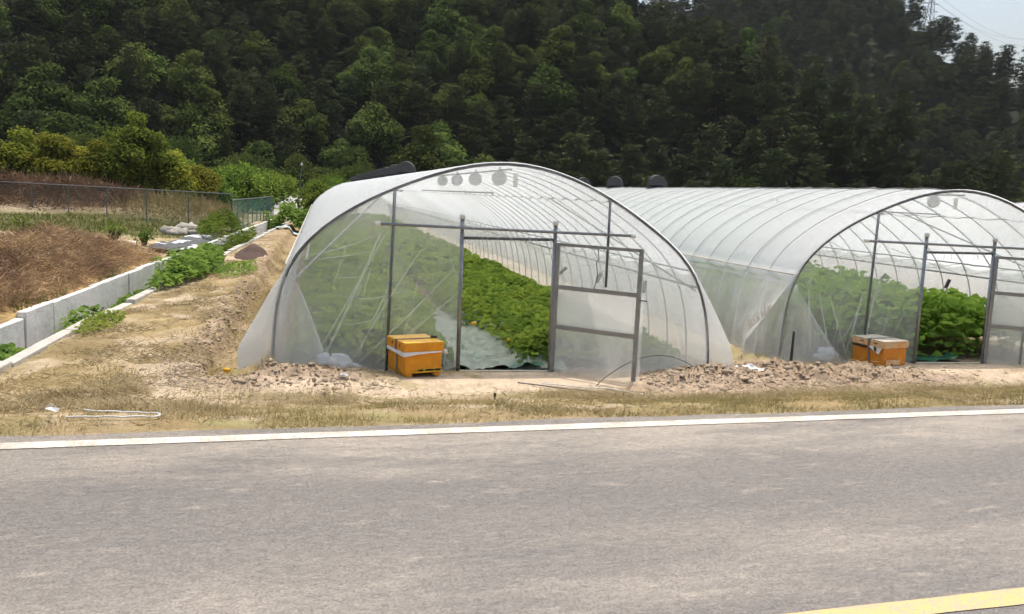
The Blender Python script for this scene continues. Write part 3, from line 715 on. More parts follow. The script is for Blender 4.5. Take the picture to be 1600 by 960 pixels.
    # vents along the ridge
    for k, vy in enumerate(np.arange(11.9 if kind == 1 else 11.1 if kind == 2 else 10.6, Ln-1, 3.25)):
        o = bpy.data.objects.new('vent_hood', HOOD); link(o, T); o.scale = (.9, .9, 1.0); o.location = (-.05, vy, 1.935); o.rotation_euler = (0, 0, g.normal(0, .1)-.25)
        q = bpy.data.objects.new('grille', GRILLE); link(q, o)
    if kind == 3: return T
    # gable: film, posts, bars
    dl, dr, lint = -.53, .56, 1.10
    def fy(x, z): return -.012+.035*(fbm(x*1.4+3*cx, z*1.4, 3, 9)-.5)*np.clip((z-FL)*2, .2, 1)
    def opf(x, z):
        lo = np.clip(1-(z-FL)/.5, 0, 1)
        a = .22*sst(.2, 1.4, x+.55*np.maximum(z-.9, 0))+.18*sst(.85, 1.4, z)+.26*lo**2*np.clip(np.abs(x+.0)-.9, 0, 1.2)+.05*(fbm(x*5+2*z, z*.9, 4, 31)-.5)+.10*np.clip(np.abs(x)-1.7, 0, 1)
        return a
    for a, b, zb in ((-2.585, dl, FL), (dl, dr, lint), (dr, 2.585, FL)):
        us = np.linspace(a, b, max(8, int((b-a)/.035)))
        def ff(U, V_, zb=zb):
            rz = np.maximum(roof_z(U), FL+.02); z = zb+(rz-zb)*V_
            return np.stack([U, fy(U, z), z], -1)
        def fa(U, V_, zb=zb):
            rz = np.maximum(roof_z(U), FL+.02); z = zb+(rz-zb)*V_; return opf(U, z)
        grid_mesh('front_film', ff, us, np.linspace(0, 1, 60), M_front, T, attr=fa)
    # tension creases where the film is doubled
    def crease(x0, z0, x1, z1, w, bow=0.):
        V = []; F = []; A = []; w = w*.62; bow = bow+g.normal(0, .02)
        s = np.linspace(0, 1, 13); x = x0+(x1-x0)*s; z = z0+(z1-z0)*s-bow*np.sin(math.pi*s)
        arc_ribbon(V, F, A, np.stack([x, z], 1), w, -.045)
        obj_np('film_crease', V, F, M_flap, T, attrs={'op': ('FLOAT', A)})
    if kind == 1:
        for c in ((-1.45, 1.14, -2.05, -.3, .05, .03), (-1.40, 1.12, -2.12, -.25, .03, .02), (-1.0, .95, -1.75, -.35, .03), (-.62, .75, -1.7, -.38, .022), (-2.3, .85, -1.5, 1.1, .022, .05),
                  (-2.28, .80, -1.45, .95, .018, .04), (-1.9, .42, -1.15, .5, .02, .05), (-1.85, .1, -1.3, .25, .022, .04), (-2.05, .62, -1.55, .62, .016, .03), (-.55, .5, -1.3, -.2, .02),
                  (-.9, .2, -1.5, -.38, .018), (-.6, 1.3, -.9, 1.55, .014), (-.1, 1.62, .25, 1.35, .012), (.25, 1.75, .6, 1.3, .011), (-.2, 1.45, .1, 1.2, .012), (-.35, 1.0, -.8, .8, .014),
                  (1.35, .9, 1.75, .1, .014), (1.5, .7, 2.1, -.3, .018), (1.95, .6, 2.25, -.2, .016), (1.2, .3, 1.7, -.35, .014), (-.7, 1.0, -.55, .55, .014), (.9, .1, 1.3, .16, .016)):
            crease(*c)
    else:
        for c in ((-2.25, .55, -2.15, -.35, .055), (-2.1, .5, -1.85, -.35, .035), (-1.95, .5, -1.6, -.35, .04), (-1.72, .6, -1.82, -.3, .02), (-1.45, .5, -1.62, -.3, .05), (-1.25, .62, -1.35, -.3, .03),
                  (-1.0, .4, -1.1, -.15, .016), (-.75, .3, -.95, -.1, .014), (-.6, .1, -.85, -.3, .022), (-1.55, 1.05, -1.2, 1.22, .02, .04), (-2.2, .8, -1.9, 1.05, .015, .02), (-.35, 1.9, -.9, 1.35, .02, .02),
                  (-.3, 1.85, -1.5, 1.15, .012), (.66, 1.15, .74, 1.42, .02), (.72, 1.13, .92, 1.32, .02), (.78, 1.12, 1.1, 1.22, .016), (-1.7, .2, -1.75, -.3, .02)):
            crease(*c)
    for k in range(26):
        x0 = g.uniform(-2.2, 2.2); z0 = g.uniform(-.1, 1.5)
        if -.62 < x0 < .62 and z0 < 1.5: x0 = x0+1.2*(1 if x0 > 0 else -1)
        z0 = min(z0, float(roof_z(x0))-.2); ln_ = g.uniform(.25, .8); an = g.normal(-1.05, .35)*(1 if x0 < 0 else -1)
        x1, z1 = x0-ln_*abs(math.cos(an))*(1 if x0 < 0 else -1)*.6, max(z0-ln_*abs(math.sin(an)), FL+.06)
        x1 = float(np.clip(x1, -2.3, 2.3))
        crease(x0, z0, x1, z1, g.uniform(.012, .024), g.normal(0, .03))
    # second layer drooping from the corner hoop
    ex = 2.58; cur = .62
    def fl2(U, V_):
        z = .62+(FL+.03-.62)*V_; w = (.62 if kind == 1 else .95)*np.clip(V_, .03, 1)**(.55 if kind == 1 else .95)
        x = -side_x(z, -1)+w*U
        return np.stack([x, -.06-.03*np.sin(U*9+V_*2)-.02*fbm(U*5, V_*2, 2, 3), z], -1)
    grid_mesh('corner_flap', fl2, np.linspace(0, 1, 26), np.linspace(0, 1, 26), M_flap, T, attr=lambda U, V_: .18*(U > .95)+.25*(fbm(U*6, V_*1.2, 3, 2)-.5)-.08)
    # film gathered in a bunch at the foot of the corner
    def bunch(U, V_):
        r = (.15 if kind == 1 else .10)*(1+.75*(fbm(U*2.5, np.abs(V_-.5)*14, 3, 4)-.5)*2)
        th = U*math.pi; ph = V_*math.pi*2
        return np.stack([(-1.98 if kind == 1 else -2.0)+1.9*r*np.sin(th)*np.cos(ph), -.13+.55*r*np.sin(th)*np.sin(ph), (-.37 if kind == 1 else -.31)+.75*r*np.cos(th)], -1)
    grid_mesh('film_bunch', bunch, np.linspace(.02, .98, 16), np.linspace(0, 1, 26), M_bunch, T)
    pz = FL-.08
    MB().tube([(-1.35, -.03, pz), (-1.31, -.03, roof_z(-1.31)-.01)], .017, 8).build('post', M_dark_galv, T, True)
    MB().tube([(1.20, -.03, .58 if kind == 1 else pz), (1.19, -.03, roof_z(1.19)-.01)], .016, 8).build('post', M_dark_galv, T, True)
    for x, topz in ((dl, 1.33), (dr, 1.30)):
        MB().tube([(x, -.035, pz), (x-.015, -.035, topz)], .024, 8).build('door_post', M_galv, T, True)
        MB().tube([(x-.015, -.035, topz-.02), (x-.015, -.035, topz+.03)], .032, 8).build('post_cap', M_cloth, T, True)
    bar = MB().tube([(-1.49, -.075, 1.225), (1.48, -.075, 1.195)], .0165, 8).build('crossbar', M_galv, T, True)
    for x in (-1.49, 1.48):
        MB().tube([(x-.03, -.075, 1.225 if x < 0 else 1.195), (x+.03, -.075, 1.225 if x < 0 else 1.195)], .024, 8).build('bar_wrap', M_cloth, bar)
    MB().tube([(dl, -.035, lint), (dr, -.035, lint+.015)], .017, 8).build('lintel', M_dark_galv, T, True)
    MB().box((.015, -.03, FL+.0), (1.09, .05, .05)).build('sill', M_palewood, T)
    tw = MB()
    for k in range(9):
        x = g.uniform(dl, dr); tw.tube([(x, -.05, lint+.02), (x+g.normal(0, .03), -.055, lint-g.uniform(.03, .1))], .004, 4)
    tw.build('tie_scrap', M_twine, T)
    # door swung open outwards about the right-hand post
    D = bpy.data.objects.new('door', None); link(D, T); D.location = (dr+.02, -.07, 0); D.rotation_euler = (0, 0, R(-43))
    dw, zt, zb = 1.03, 1.085, FL-.02
    for x in (.0, dw): MB().box((x, 0, (zt+zb)/2), (.045, .03, zt-zb)).build('stile', M_galv, D)
    for z, hh in ((zt-.018, .036), (.575, .05), (.11, .05), (zb+.02, .04)): MB().box((dw/2, 0, z), (dw-.047, .028, hh)).build('rail', M_galv, D)
    def df_(U, V_): return np.stack([U, .018+.012*(fbm(U*3, V_*3, 3, 8)-.5), V_], -1)
    grid_mesh('door_film', df_, np.linspace(-.02, dw+.06, 30), np.linspace(zb-.05, .59, 30), M_side, D, attr=lambda U, V_: -.22+.30*(V_ > .14)-.10*(V_ < .11)+.1*(fbm(U*3, V_*2, 3, 6)-.5))
    MB().tube([(dw+.02, 0, .52), (dw+.1, -.01, .52)], .007, 5).build('latch', M_wire, D)
    wr = MB().tube([(.52, -.03, zt-.03), (.54, -.035, zt-.15), (.51, -.03, .9), (.53, -.03, .75), (.50, -.03, .6)], .005, 5); wr.build('loose_wire', M_wire, D)
    # things strung inside
    n_disc = 4 if kind == 1 else 1
    for k in range(n_disc):
        yy = .55+k*1.65; o = MB(); o.tube([(-.02, yy, 1.80), (-.02, yy+.05, 1.80)], .09, 16); b = o.build('hanging_disc', M_ventcap, T)
        MB().tube([(-.02, yy+.02, 1.94), (-.02, yy+.02, 1.80)], .012, 6).build('disc_hanger', M_galv, b)
    MB().tube([(-.15, .25, 1.62), (-.15, 7.5, 1.62)], .011, 6).build('hose_pipe', M_dark_galv, T)
    MB().tube([(.12, .3, 1.86), (.12, .3, 1.70)], .028, 8).build('valve', M_cloth, T)
    tw2 = MB()
    for k in range(10):
        ya = .4+k*1.1
        tw2.tube([(2.28, ya, .80), (1.55+g.uniform(-.2, .2), ya+.4, .66), (.55, ya+.7, 1.0+g.uniform(-.1, .2))] if k % 2 else [(2.28, ya, .8), (1.9, ya+.3, .69), (1.3, ya+.2, .72)], .006, 4)
    tw2.build('twine', M_twine, T)
    bd = MB()
    for k in range(3): bd.box((2.05-.1*k, .9+1.6*k, .5-.05*k), (.05, .03, .16), Matrix.Rotation(.4*k, 3, 'Y'))
    bd.build('clip', M_wire, T)
    dg = MB()
    for s in (-1, 1): dg.tube([(s*2.40, .1, .55), (s*1.0, 3.2, 1.76)], .012, 6)
    dg.build('brace', M_galv, T)
    return T
GH1 = greenhouse(2.12, 9.70, 50, 'translucent plastic tunnel greenhouse beside the dirt path, melon rows inside its open door', 1)
GH2 = greenhouse(8.60, 10.30, 50, 'translucent plastic tunnel greenhouse with a tall leafy crop and an orange beehive in front', 2)
GH3 = greenhouse(15.08, 10.9, 50, 'white plastic tunnel greenhouse mostly hidden behind the one with the leafy crop', 3)

# crops
def crop_bed(name, label, x0, x1, y0, y1, h, size, dens, m, seed, aisle_x=0, aisle=0):
    g = np.random.default_rng(seed); n = int((x1-x0)*(12)*dens)
    y = np.concatenate([y0+12*g.uniform(0, 1, n)**1.25, g.uniform(y0+9, y1, int((x1-x0)*(y1-y0-9)*dens*.22))]); x = g.uniform(x0, x1, len(y))
    x = x+aisle_x*.34*sst(11.5, 14.5, y)*((x-x0)/(x1-x0) if aisle_x > 0 else (x1-x)/(x1-x0))
    lump = fbm(x*1.6, y*1.6, 3, seed); wv = .34*sst(11.5, 14.5, y); ed = np.minimum(np.minimum(x-(x0-(wv if aisle_x < 0 else 0)), (x1+(wv if aisle_x > 0 else 0))-x)/.35, (y-y0)/.35)
    wav = .16*(fbm(y*1.1, x*0, 3, seed+5)-.5)*2
    keep = ed+wav*2 > 0.05*g.uniform(0, 1, len(x)); x, y, lump, ed = x[keep], y[keep], lump[keep], np.clip(ed[keep], 0, 1)
    tz = -.46+h*(.35+.65*np.sqrt(ed))*(.55+.75*lump); z = tz-np.abs(g.normal(0, .09, len(x)))*(h/.35)
    z = np.maximum(z, -.44)
    az = g.uniform(0, 6.28, len(x)); D = norm(np.stack([np.cos(az), np.sin(az), g.normal(.05, .35, len(x))], 1))
    up_ = norm(np.stack([g.normal(0, .35, len(x)), g.normal(-.15, .35, len(x)), np.ones(len(x))], 1))
    farf = np.where(y > y0+10, 1.8, 1.0)
    ln = size*g.uniform(.65, 1.3, len(x))*farf
    V, F = fold_leaves(np.stack([x, y, z], 1), D, up_, ln, ln*g.uniform(.75, 1.05, len(x)))
    o = obj_np(name, V, F, m); tag(o, label, 'crop', kind='stuff')
    # low mound in the leaf colour that closes the gaps under the leaves
    U = np.linspace(x0+.08, x1-.08, 14); Vy = np.linspace(y0+.12, y1, 160)
    UU, YY = np.meshgrid(U, Vy); e = np.clip(np.minimum(UU-x0, x1-UU)/.4, 0, 1)*np.clip((YY-y0)/.4, 0, 1)
    ZZ = -.47+h*.72*np.sqrt(e)*(.5+.8*fbm(UU*1.6, YY*1.6, 3, seed))
    i = np.arange(UU.size).reshape(UU.shape); F = np.stack([i[:-1, :-1], i[:-1, 1:], i[1:, 1:], i[1:, :-1]], -1).reshape(-1, 4)
    obj_np('undergrowth', np.stack([UU, YY, ZZ], -1).reshape(-1, 3), F, m, o, smooth=True)
    return o
crop_bed('melon_row', 'dense melon vines seen uncovered through the open greenhouse door', 2.42, 4.50, 10.05, 59, .38, .095, 380, L_crop, 1, -1)
crop_bed('melon_row', 'dense melon vines behind the film over the yellow beehive', -.30, 1.56, 9.95, 59, .38, .10, 340, L_crop, 2, 1)
crop_bed('leafy_crop', 'tall broad-leaved crop filling the greenhouse behind the orange beehive', 6.25, 10.9, 10.75, 59, .85, .135, 210, L_crop2, 3)
# ground sheet in the aisle
def sheet(name, label, x0, x1, y0, y1, zb, amp, m, seed, cat='ground sheet', st=.05, edge=None):
    U = np.arange(x0, x1, st); V_ = np.arange(y0, y1, st); UU, VV = np.meshgrid(U, V_)
    ZZ = zb+amp*(np.abs(fbm(UU*3.1+VV*1.4, VV*2.2-UU, 4, seed)-.5)*2)+amp*.7*(fbm(UU*9, VV*9, 3, seed+3)-.5)
    if edge: ZZ = ZZ+edge(UU, VV)
    i = np.arange(UU.size).reshape(UU.shape); F = np.stack([i[:-1, :-1], i[:-1, 1:], i[1:, 1:], i[1:, :-1]], -1).reshape(-1, 4)
    ju = .5*st*(fbm(UU*4, VV*4, 2, seed+9)-.5); 
    o = obj_np(name, np.stack([UU+ju*4, VV+ju*3, ZZ], -1).reshape(-1, 3), F, m, smooth=True)
    if label: tag(o, label, cat)
    return o
sheet('ground_sheet', 'crumpled silvery green plastic sheet on the aisle inside the open door', 1.45, 2.95, 9.80, 15.5, -.45, .14, M_sheet, 5, st=.045, edge=lambda u, v: .14*sst(2.1, 2.9, u)*sst(9.8, 10.4, v)+.05*gau(u, v, 1.62, 11.0, .25, 1.6))
sheet('ground_sheet', 'dark green sheet fold at the sill by the door hinge', 2.18, 2.66, 9.76, 9.95, -.44, .10, M_sheet2, 6, st=.03, edge=lambda u, v: .06*sst(2.2, 2.6, u))
sheet('ground_sheet', 'dark green plastic sheet at the door sill under the tall leafy crop', 8.10, 9.0, 10.34, 10.75, -.43, .10, M_sheet2, 8, st=.035)
def melon(x, y, z, r, label):
    V = []; F = []; n = 12; q = 8
    for i in range(q+1):
        a = math.pi*i/q
        for k in range(n):
            b = 2*math.pi*k/n; rr = r*(1+.03*math.cos(b*6)); V.append((x+1.35*rr*math.sin(a)*math.cos(b), y+rr*math.sin(a)*math.sin(b), z+rr*math.cos(a)))
    for i in range(q):
        for k in range(n): F.append((i*n+k, i*n+(k+1) % n, (i+1)*n+(k+1) % n, (i+1)*n+k))
    tag(obj_np('melon', V, F, M_melon, smooth=True), label, 'melon')
melon(2.2, 12.1, -.25, .03, 'yellow melon at the edge of the vines farther down the sheet')
melon(2.42, 10.75, -.25, .024, 'small yellow melon among vines just inside the open door')
melon(-.85, 10.7, -.48, .035, 'orange melon lying in the furrow beside the greenhouse')
melon(-.98, 10.0, -.50, .03, 'orange melon half hidden in furrow weeds near the loose film')

# ------------------------------------------------------------------ beehives
def hive(loc, rz, w, d, hb, hl, body, lidm, label, worn):
    T = thing('beehive', label, 'beehive', loc, rz)
    b = MB().box((w/2, d/2, .035+hb/2), (w, d, hb)).build('body', body, T); bevel(b)
    for x in (.05, w-.05):
        bevel(MB().box((x, d/2, .018), (.07, d, .036)).build('foot', M_palewood if worn else body, T), .004)
    l = MB().box((w/2, d/2, .037+hb+hl/2), (w+.035, d+.035, hl)).build('lid', body if not worn else M_hive2b, T); bevel(l)
    MB().box((w/2, d/2, .037+hb+hl+.0045), (w+.03, d+.03, .009)).build('lid_top', lidm, l)
    for f in (.25, .68):
        MB().box((-.0195, d*f, .037+hb+hl*.62), (.004, .018 if not worn else .045, .03 if not worn else .012)).build('hand_hole', M_slot, l)
    # strap round the middle
    y = d*.46; z0, z1 = .0, .037+hb+hl+.012
    st = MB(); st.box((-.0215, y, (z1+.037+hb)/2), (.006, .032, z1-.037-hb+.006)); st.box((-.004, y, (.037+hb)/2+.018), (.006, .032, hb+.037-.03))
    st.box((w/2, y, z1), (w+.05, .032, .006)); st.box((w+.0215, y, (z1+.037+hb)/2), (.006, .032, z1-.037-hb+.006)); st.box((w+.004, y, (.037+hb)/2+.018), (.006, .032, hb+.037-.03))
    st.build('strap', M_strap, T)
    if not worn:
        MB().box((w+.0, y, z1+.012), (.07, .03, .02)).build('strap_buckle', M_wire, T)
        # white cloth squeezed out under the lid
        V = []; F = []; ring = [(-.022, d*.98), (-.022, d*.5), (-.024, -.018), (w*.3, -.024), (w*.65, -.024), (w*.97, -.024)]; hh = [.03, .035, .045, .02, .012, .008]
        for (x, yy), q in zip(ring, hh): V += [(x, yy, .037+hb+.004), (x-.008*(x < 0), yy-.012, .037+hb-q)]
        for i in range(len(ring)-1): F.append((2*i, 2*i+2, 2*i+3, 2*i+1))
        MB().add(V, F).build('inner_cloth', M_cloth, T)
        MB().tube([(w+.005, .02, .04+hb), (w+.04, .0, .03+hb), (w+.065, -.01, .0+hb)], [.012, .025, .008], 7).build('cloth_tail', M_cloth, T, True)
        e = MB(); e.box((w*.63, -.006, .085), (w*.72, .012, .006)); e.box((w*.63, -.006, .052), (w*.72, .014, .010))
        for x in (.27, .50, .53, .78, .98): e.box((w*x, -.006, .068), (.008, .0115, .03))
        en = e.build('entrance', M_yellowtrim, T)
        for a, b_ in ((.36, .49), (.545, .77), (.80, 1.0)): MB().box((w*(a+b_)/2, -.004, .068), (w*(b_-a), .006, .024)).build('slot', M_slot, en)
    else:
        MB().box((w*.42, -.008, .085), (w*.62, .014, .07)).build('entrance_board', M_hive2b, T)
        MB().box((w*.35, -.0165, .06), (w*.1, .004, .012)).build('entrance', M_slot, T)
        bevel(MB().box((w*.5, -.03, .028), (w*1.0, .07, .016)).build('landing_board', M_palewood, T), .003)
        MB().add([(-.021, .02, .035+hb), (-.021, .24, .05+hb), (-.030, .20, .02+hb), (-.034, .05, -.045+hb)], [(0, 1, 2, 3)]).build('cloth_tail', M_cloth, T)
        MB().add([(-.0235, .26, .03+hb), (-.0235, d, .045+hb), (-.0235, d, .015+hb), (-.0235, .26, .0+hb)], [(0, 1, 2, 3)]).build('dark_band', M_wire, T)
        MB().add([(-.030, .10, .04+hb), (-.030, .14, .043+hb), (-.036, .13, -.005+hb), (-.036, .09, -.012+hb)], [(0, 1, 2, 3)]).build('cloth_stripe', M_wire, T)
    return T
hive((.93, 9.14, float(ground_z(.95, 9.3))-.0), R(17), .43, .50, .235, .095, M_hive, M_hive_lit_top, 'yellow beehive with a grey strap and white cloth under its lid', False)
hive((7.16, 9.70, float(ground_z(7.4, 9.95))+.0), R(14), .42, .50, .235, .085, M_hive2, M_palewood, 'orange beehive with flaking lid paint on the soil bank', True)

# ------------------------------------------------------------------ drain: retaining wall and kerb
RW = thing('retaining_wall', 'pale concrete retaining wall of upright panels along the drain', 'wall', (0, 0, 0))
y = 7.6; k = 0; wg = np.random.default_rng(4)
while y < 47:
    ln = wg.choice([1.0, 1.5, 2.0, 2.0]); a, b = y+.003, y+ln-.003; top = -.11+wg.normal(0, .005)+(-.07 if y < 11.0 else 0)
    ax, bx_ = float(kerb_x(a))-.62, float(kerb_x(b))-.62; dx = wg.normal(0, .008)
    m = MB(); m.add([(ax-.13+dx, a, -.95), (bx_-.13+dx, b, -.95), (bx_+dx, b, -.95), (ax+dx, a, -.95), (ax-.12+dx, a, top), (bx_-.12+dx, b, top+wg.normal(0, .006)), (bx_-.01+dx, b, top+wg.normal(0, .006)), (ax-.01+dx, a, top)],
                  [(0, 1, 2, 3), (4, 7, 6, 5), (0, 4, 5, 1), (3, 2, 6, 7), (0, 3, 7, 4), (1, 5, 6, 2)])
    if not (18.0 < y < 24.0 and False): bevel(m.build('panel', M_conc, RW), .01)
    y += ln
KB = thing('kerb', 'low concrete kerb stones along the dirt path', 'kerb', (0, 0, 0))
y = 8.3
while y < 47:
    ln = wg.uniform(.9, 1.05); c = y+ln/2; th = math.atan(.04)
    rot = Matrix.Rotation(-th+wg.normal(0, .012), 3, 'Z') @ Matrix.Rotation(wg.normal(0, .012), 3, 'X')
    bevel(MB().box((float(kerb_x(c))-.03+wg.normal(0, .012), c, -.40+wg.normal(0, .012)), (.14, ln-.015, .26), rot).build('kerb_stone', M_conc2, KB), .012)
    y += ln
bs = MB().box((-2.98, 7.55, -.28), (.12, .30, .34), Matrix.Rotation(.1, 3, 'Z')); tag(bevel(bs.build('marker_stone', M_conc2), .012), 'short upright concrete block at the road end of the kerb', 'stone')

# ------------------------------------------------------------------ plants
def leafy(name, label, cat, cx, cy_, sx, sy, h, n, size, m, seed, kind='stuff', base=None):
    g = np.random.default_rng(seed); r = np.sqrt(g.uniform(0, 1, n)); a = g.uniform(0, 6.28, n)
    lump = .55+.9*fbm(cx+r*np.cos(a)*sx*1.3, cy_+r*np.sin(a)*sy*1.3, 3, seed)
    x = cx+r*np.cos(a)*sx*(.8+.4*lump/1.2); y = cy_+r*np.sin(a)*sy*(.8+.4*lump/1.2)
    gz = ground_z(x, y) if base is None else np.full(n, base)
    z = gz+h*np.sqrt(np.clip(1-r**2*.85, .05, 1))*lump*g.uniform(.25, 1.05, n)**.6
    az = g.uniform(0, 6.28, n); D = norm(np.stack([np.cos(az), np.sin(az), g.normal(.15, .4, n)], 1))
    up_ = norm(np.stack([g.normal(0, .4, n), g.normal(-.1, .4, n), np.ones(n)], 1)); ln = size*g.uniform(.6, 1.35, n)
    V, F = fold_leaves(np.stack([x, y, z], 1), D, up_, ln, ln*g.uniform(.4, .65, n))
    o = obj_np(name, V, F, m)
    return tag(o, label, cat, kind=kind)
leafy('weed_patch', 'big patch of bright green weeds spilling over the drain', 'weeds', -2.72, 19.4, .50, 3.3, .50, 6000, .12, L_weed, 1)
leafy('weed_patch', 'green weeds growing in the drain under the first wall panels', 'weeds', -3.35, 10.1, .28, 1.0, .48, 900, .13, L_weed, 2, base=-.75)
leafy('weed_patch', 'small clump of green weeds in the drain opposite plain wall panels', 'weeds', -3.15, 12.9, .25, .5, .45, 300, .12, L_weed, 3, base=-.75)
leafy('weed_patch', 'green weeds clinging to the kerb before the big weed patch', 'weeds', -2.95, 15.4, .28, .9, .36, 800, .11, L_weed, 4, base=-.65)
leafy('weed_patch', 'low weeds on the path side of the kerb', 'weeds', -2.72, 11.9, .16, .8, .13, 420, .06, L_bush, 5)
leafy('weed_patch', 'low weeds beside the dark soil pile', 'weeds', -1.75, 19.5, .4, 1.3, .16, 600, .07, L_weed, 6)
leafy('weed_patch', 'grey-green weeds over the wall under the fence corner', 'weeds', -2.9, 29.5, .7, 3.0, .75, 2600, .12, L_bush, 7)
leafy('low_bush', 'low dark green bush on the path beyond the soil pile', 'bush', -1.15, 42, 1.15, 1.1, 1.1, 2600, .16, L_weed, 8, kind=None)
def bush(cx, cy_, r, h, label, m, seed, n=3200, size=.2, name='bush', cat='bush', group=None):
    g = np.random.default_rng(seed); P = []; O = []
    gz = float(ground_z(cx, cy_)); T = thing(name, label, cat, (cx, cy_, gz), 0, group)
    nl = 14; tm = MB()
    for i in range(nl):
        a = g.uniform(0, 6.28); q = g.uniform(0, .75)*r; lr = r*g.uniform(.28, .45); c = np.array([math.cos(a)*q, math.sin(a)*q, h*g.uniform(.3, .85)*(1-.3*q/r)])
        tm.tube([(0, 0, -.1), c*.5, c], [.04, .03, .01], 4, False)
        k = n//nl; d = g.normal(size=(k, 3)); d[:, 2] += .4; d = norm(d); P.append(c+d*(lr*g.uniform(.5, 1.15, k))[:, None]); O.append(d)
    P = np.concatenate(P); P[:, 2] = np.maximum(P[:, 2], .02); D = norm(np.concatenate(O)+g.normal(0, .55, P.shape)); W = norm(np.cross(D, g.normal(size=D.shape)))
    V, F = leaf_quads(P, D, W, size*g.uniform(.6, 1.3, len(P)), size*.55*g.uniform(.6, 1.3, len(P)))
    tm.build('stems', M_bark, T); obj_np('foliage', V, F, m, T); return T
BG = 'bushes along the greenhouse beside the path'
for i, (x, y_, r, h) in enumerate(((-.1, 43, 1.1, 1.7), (.0, 47, 1.4, 2.3), (.4, 52, 1.6, 2.6), (.6, 58, 1.8, 2.8), (.9, 64, 2, 3.0))):
    bush(x, y_, r, h, 'bright green bush crowding the far end of the greenhouse beside the dirt path', L_bush, 40+i, group=BG)
for i, (x, y_, r, h) in enumerate(((-4.2, 52, 2.2, 2.3), (-6.0, 50, 2.0, 2.1), (-7.6, 52, 2.2, 2.2), (-3.2, 58, 2.0, 2.2))):
    bush(x, y_, r, h, 'light green spreading shrub behind the green net fence', L_bush, 50+i, n=4200, size=.24, name='shrub', cat='shrub', group='shrubs behind the net fence')
for i, (x, y_, r, h) in enumerate(((-2, 78, 3, 4.0), (2.5, 80, 3, 4.2), (-6, 80, 3.2, 4.6), (7, 84, 3, 4.0), (12, 86, 3.2, 4.5), (18, 84, 3, 4.4), (26, 86, 3, 4.2), (33, 84, 3.2, 4.5), (42, 80, 3.4, 4.6), (50, 78, 3.4, 4.8), (60, 74, 3.4, 4.5), (68, 70, 3.5, 4.4), (-12, 82, 3.2, 5), (-20, 84, 3.4, 5))):
    bush(x, y_, r, h, 'dull green shrub at the foot of the wooded hill', L_broad, 60+i, n=3600, size=.3, name='shrub', cat='shrub', group='shrubs at the foot of the hill')
# young trees behind the fence
YM = []
for s, h, w in ((31, 3.6, .42), (32, 3.2, .46), (33, 4.0, .38)):
    tm, V, F = broad(s, h, w, .08, leaf=.15, nl=26, per=330); YM.append(('young_tree', tm.mesh('young_trunk', M_bark), mesh_np('young_crown', V, F, L_yel)))
for i, (x, y_, s) in enumerate(((-17.5, 47.5, 1.15), (-15.6, 46.5, .98), (-14.2, 47, .92), (-12.8, 46.2, .95), (-11.6, 47, .9), (-10.6, 46, .8), (-7.2, 46.5, .85), (-6.2, 47.5, .78))):
    put_tree(YM[i % 3], (x, y_, float(ground_z(x, y_))-.1), i*1.3, s, 'yellow-green young tree with orange tips behind the chain-link fence', 'tree', 'young trees behind the fence')
tm, V, F = broad(35, 5.0, .34, .1, leaf=.15, nl=34, per=330)
put_tree(('young_tree', tm.mesh('dark_trunk', M_bark), mesh_np('dark_crown', V, F, L_bush)), (-8.7, 45.5, float(ground_z(-8.7, 45.5))-.1), 0, .92, 'taller darker green tree among the yellow young trees behind the fence', 'tree', None)
# saplings in the field
for i, (x, y_, h, lb) in enumerate(((-6.75, 22.3, .62, 'small leafy sapling planted by the black mulch film'), (-5.2, 24.2, .5, 'thin sapling in bare soil between the mulch films'), (-7.6, 21.0, .6, 'bushy sapling at the field edge before the black mulch film'), (-4.3, 23.3, .4, 'tiny sapling beside the white mulch film'))):
    bush(x, y_, h*.55, h*1.1, lb, L_bush, 90+i, n=90, size=.12, name='sapling', cat='sapling')

# grasses
def blades(name, label, cat, x, y, hgt, wid, m, lean=.5, parent=None, seed=0):
    g = np.random.default_rng(seed); n = len(x); z = ground_z(x, y)-.01
    a = g.uniform(0, 6.28, n); D = norm(np.stack([np.cos(a)*lean*g.uniform(.2, 1.5, n), np.sin(a)*lean*g.uniform(.2, 1.5, n), np.ones(n)], 1))
    W = norm(np.stack([-np.sin(a+.6), np.cos(a+.6), 0*a], 1)); P = np.stack([x, y, z], 1); h = hgt*g.uniform(.4, 1.35, n); w = wid*g.uniform(.6, 1.4, n)
    mid = P+D*(h*.55)[:, None]; tip = mid+norm(D+np.stack([np.cos(a), np.sin(a), -.2+0*a], 1)*.45*lean)*(h*.5)[:, None]
    V = np.stack([P-W*w[:, None]*.5, P+W*w[:, None]*.5, mid+W*w[:, None]*.35, tip, mid-W*w[:, None]*.35], 1).reshape(-1, 3); i = np.arange(n)[:, None]*5
    F = np.concatenate([i+np.array([[0, 1, 2, 4]]), i+np.array([[4, 2, 3, 3]])])
    F3 = np.concatenate([i+np.array([[0, 1, 2]]), i+np.array([[0, 2, 4]]), i+np.array([[4, 2, 3]])])
    o = obj_np(name, V, F3, m, parent)
    return tag(o, label, cat, kind='stuff')
gg = np.random.default_rng(77)
def scat(n, x0, x1, y0, y1, f):
    x = gg.uniform(x0, x1, n); y = gg.uniform(y0, y1, n); k = gg.uniform(0, 1, n) < f(x, y); return x[k], y[k]
vm_ = lambda x, y: sst(.22, .36, road_t(x, y))*sst(2.0, 1.2, road_t(x, y))
x, y = scat(190000, -3.5, 12, 5.3, 9.3, lambda x, y: vm_(x, y)*sst(.33, .58, fbm(x*1.7, y*1.7, 3, 81))*(1-.7*gau(x, y, 2.2, 8.9, 1.2, .6)))
blades('verge_grass', 'yellowed short grass on the verge along the road edge', 'grass', x, y, .055, .007, L_turf, .8, seed=1)
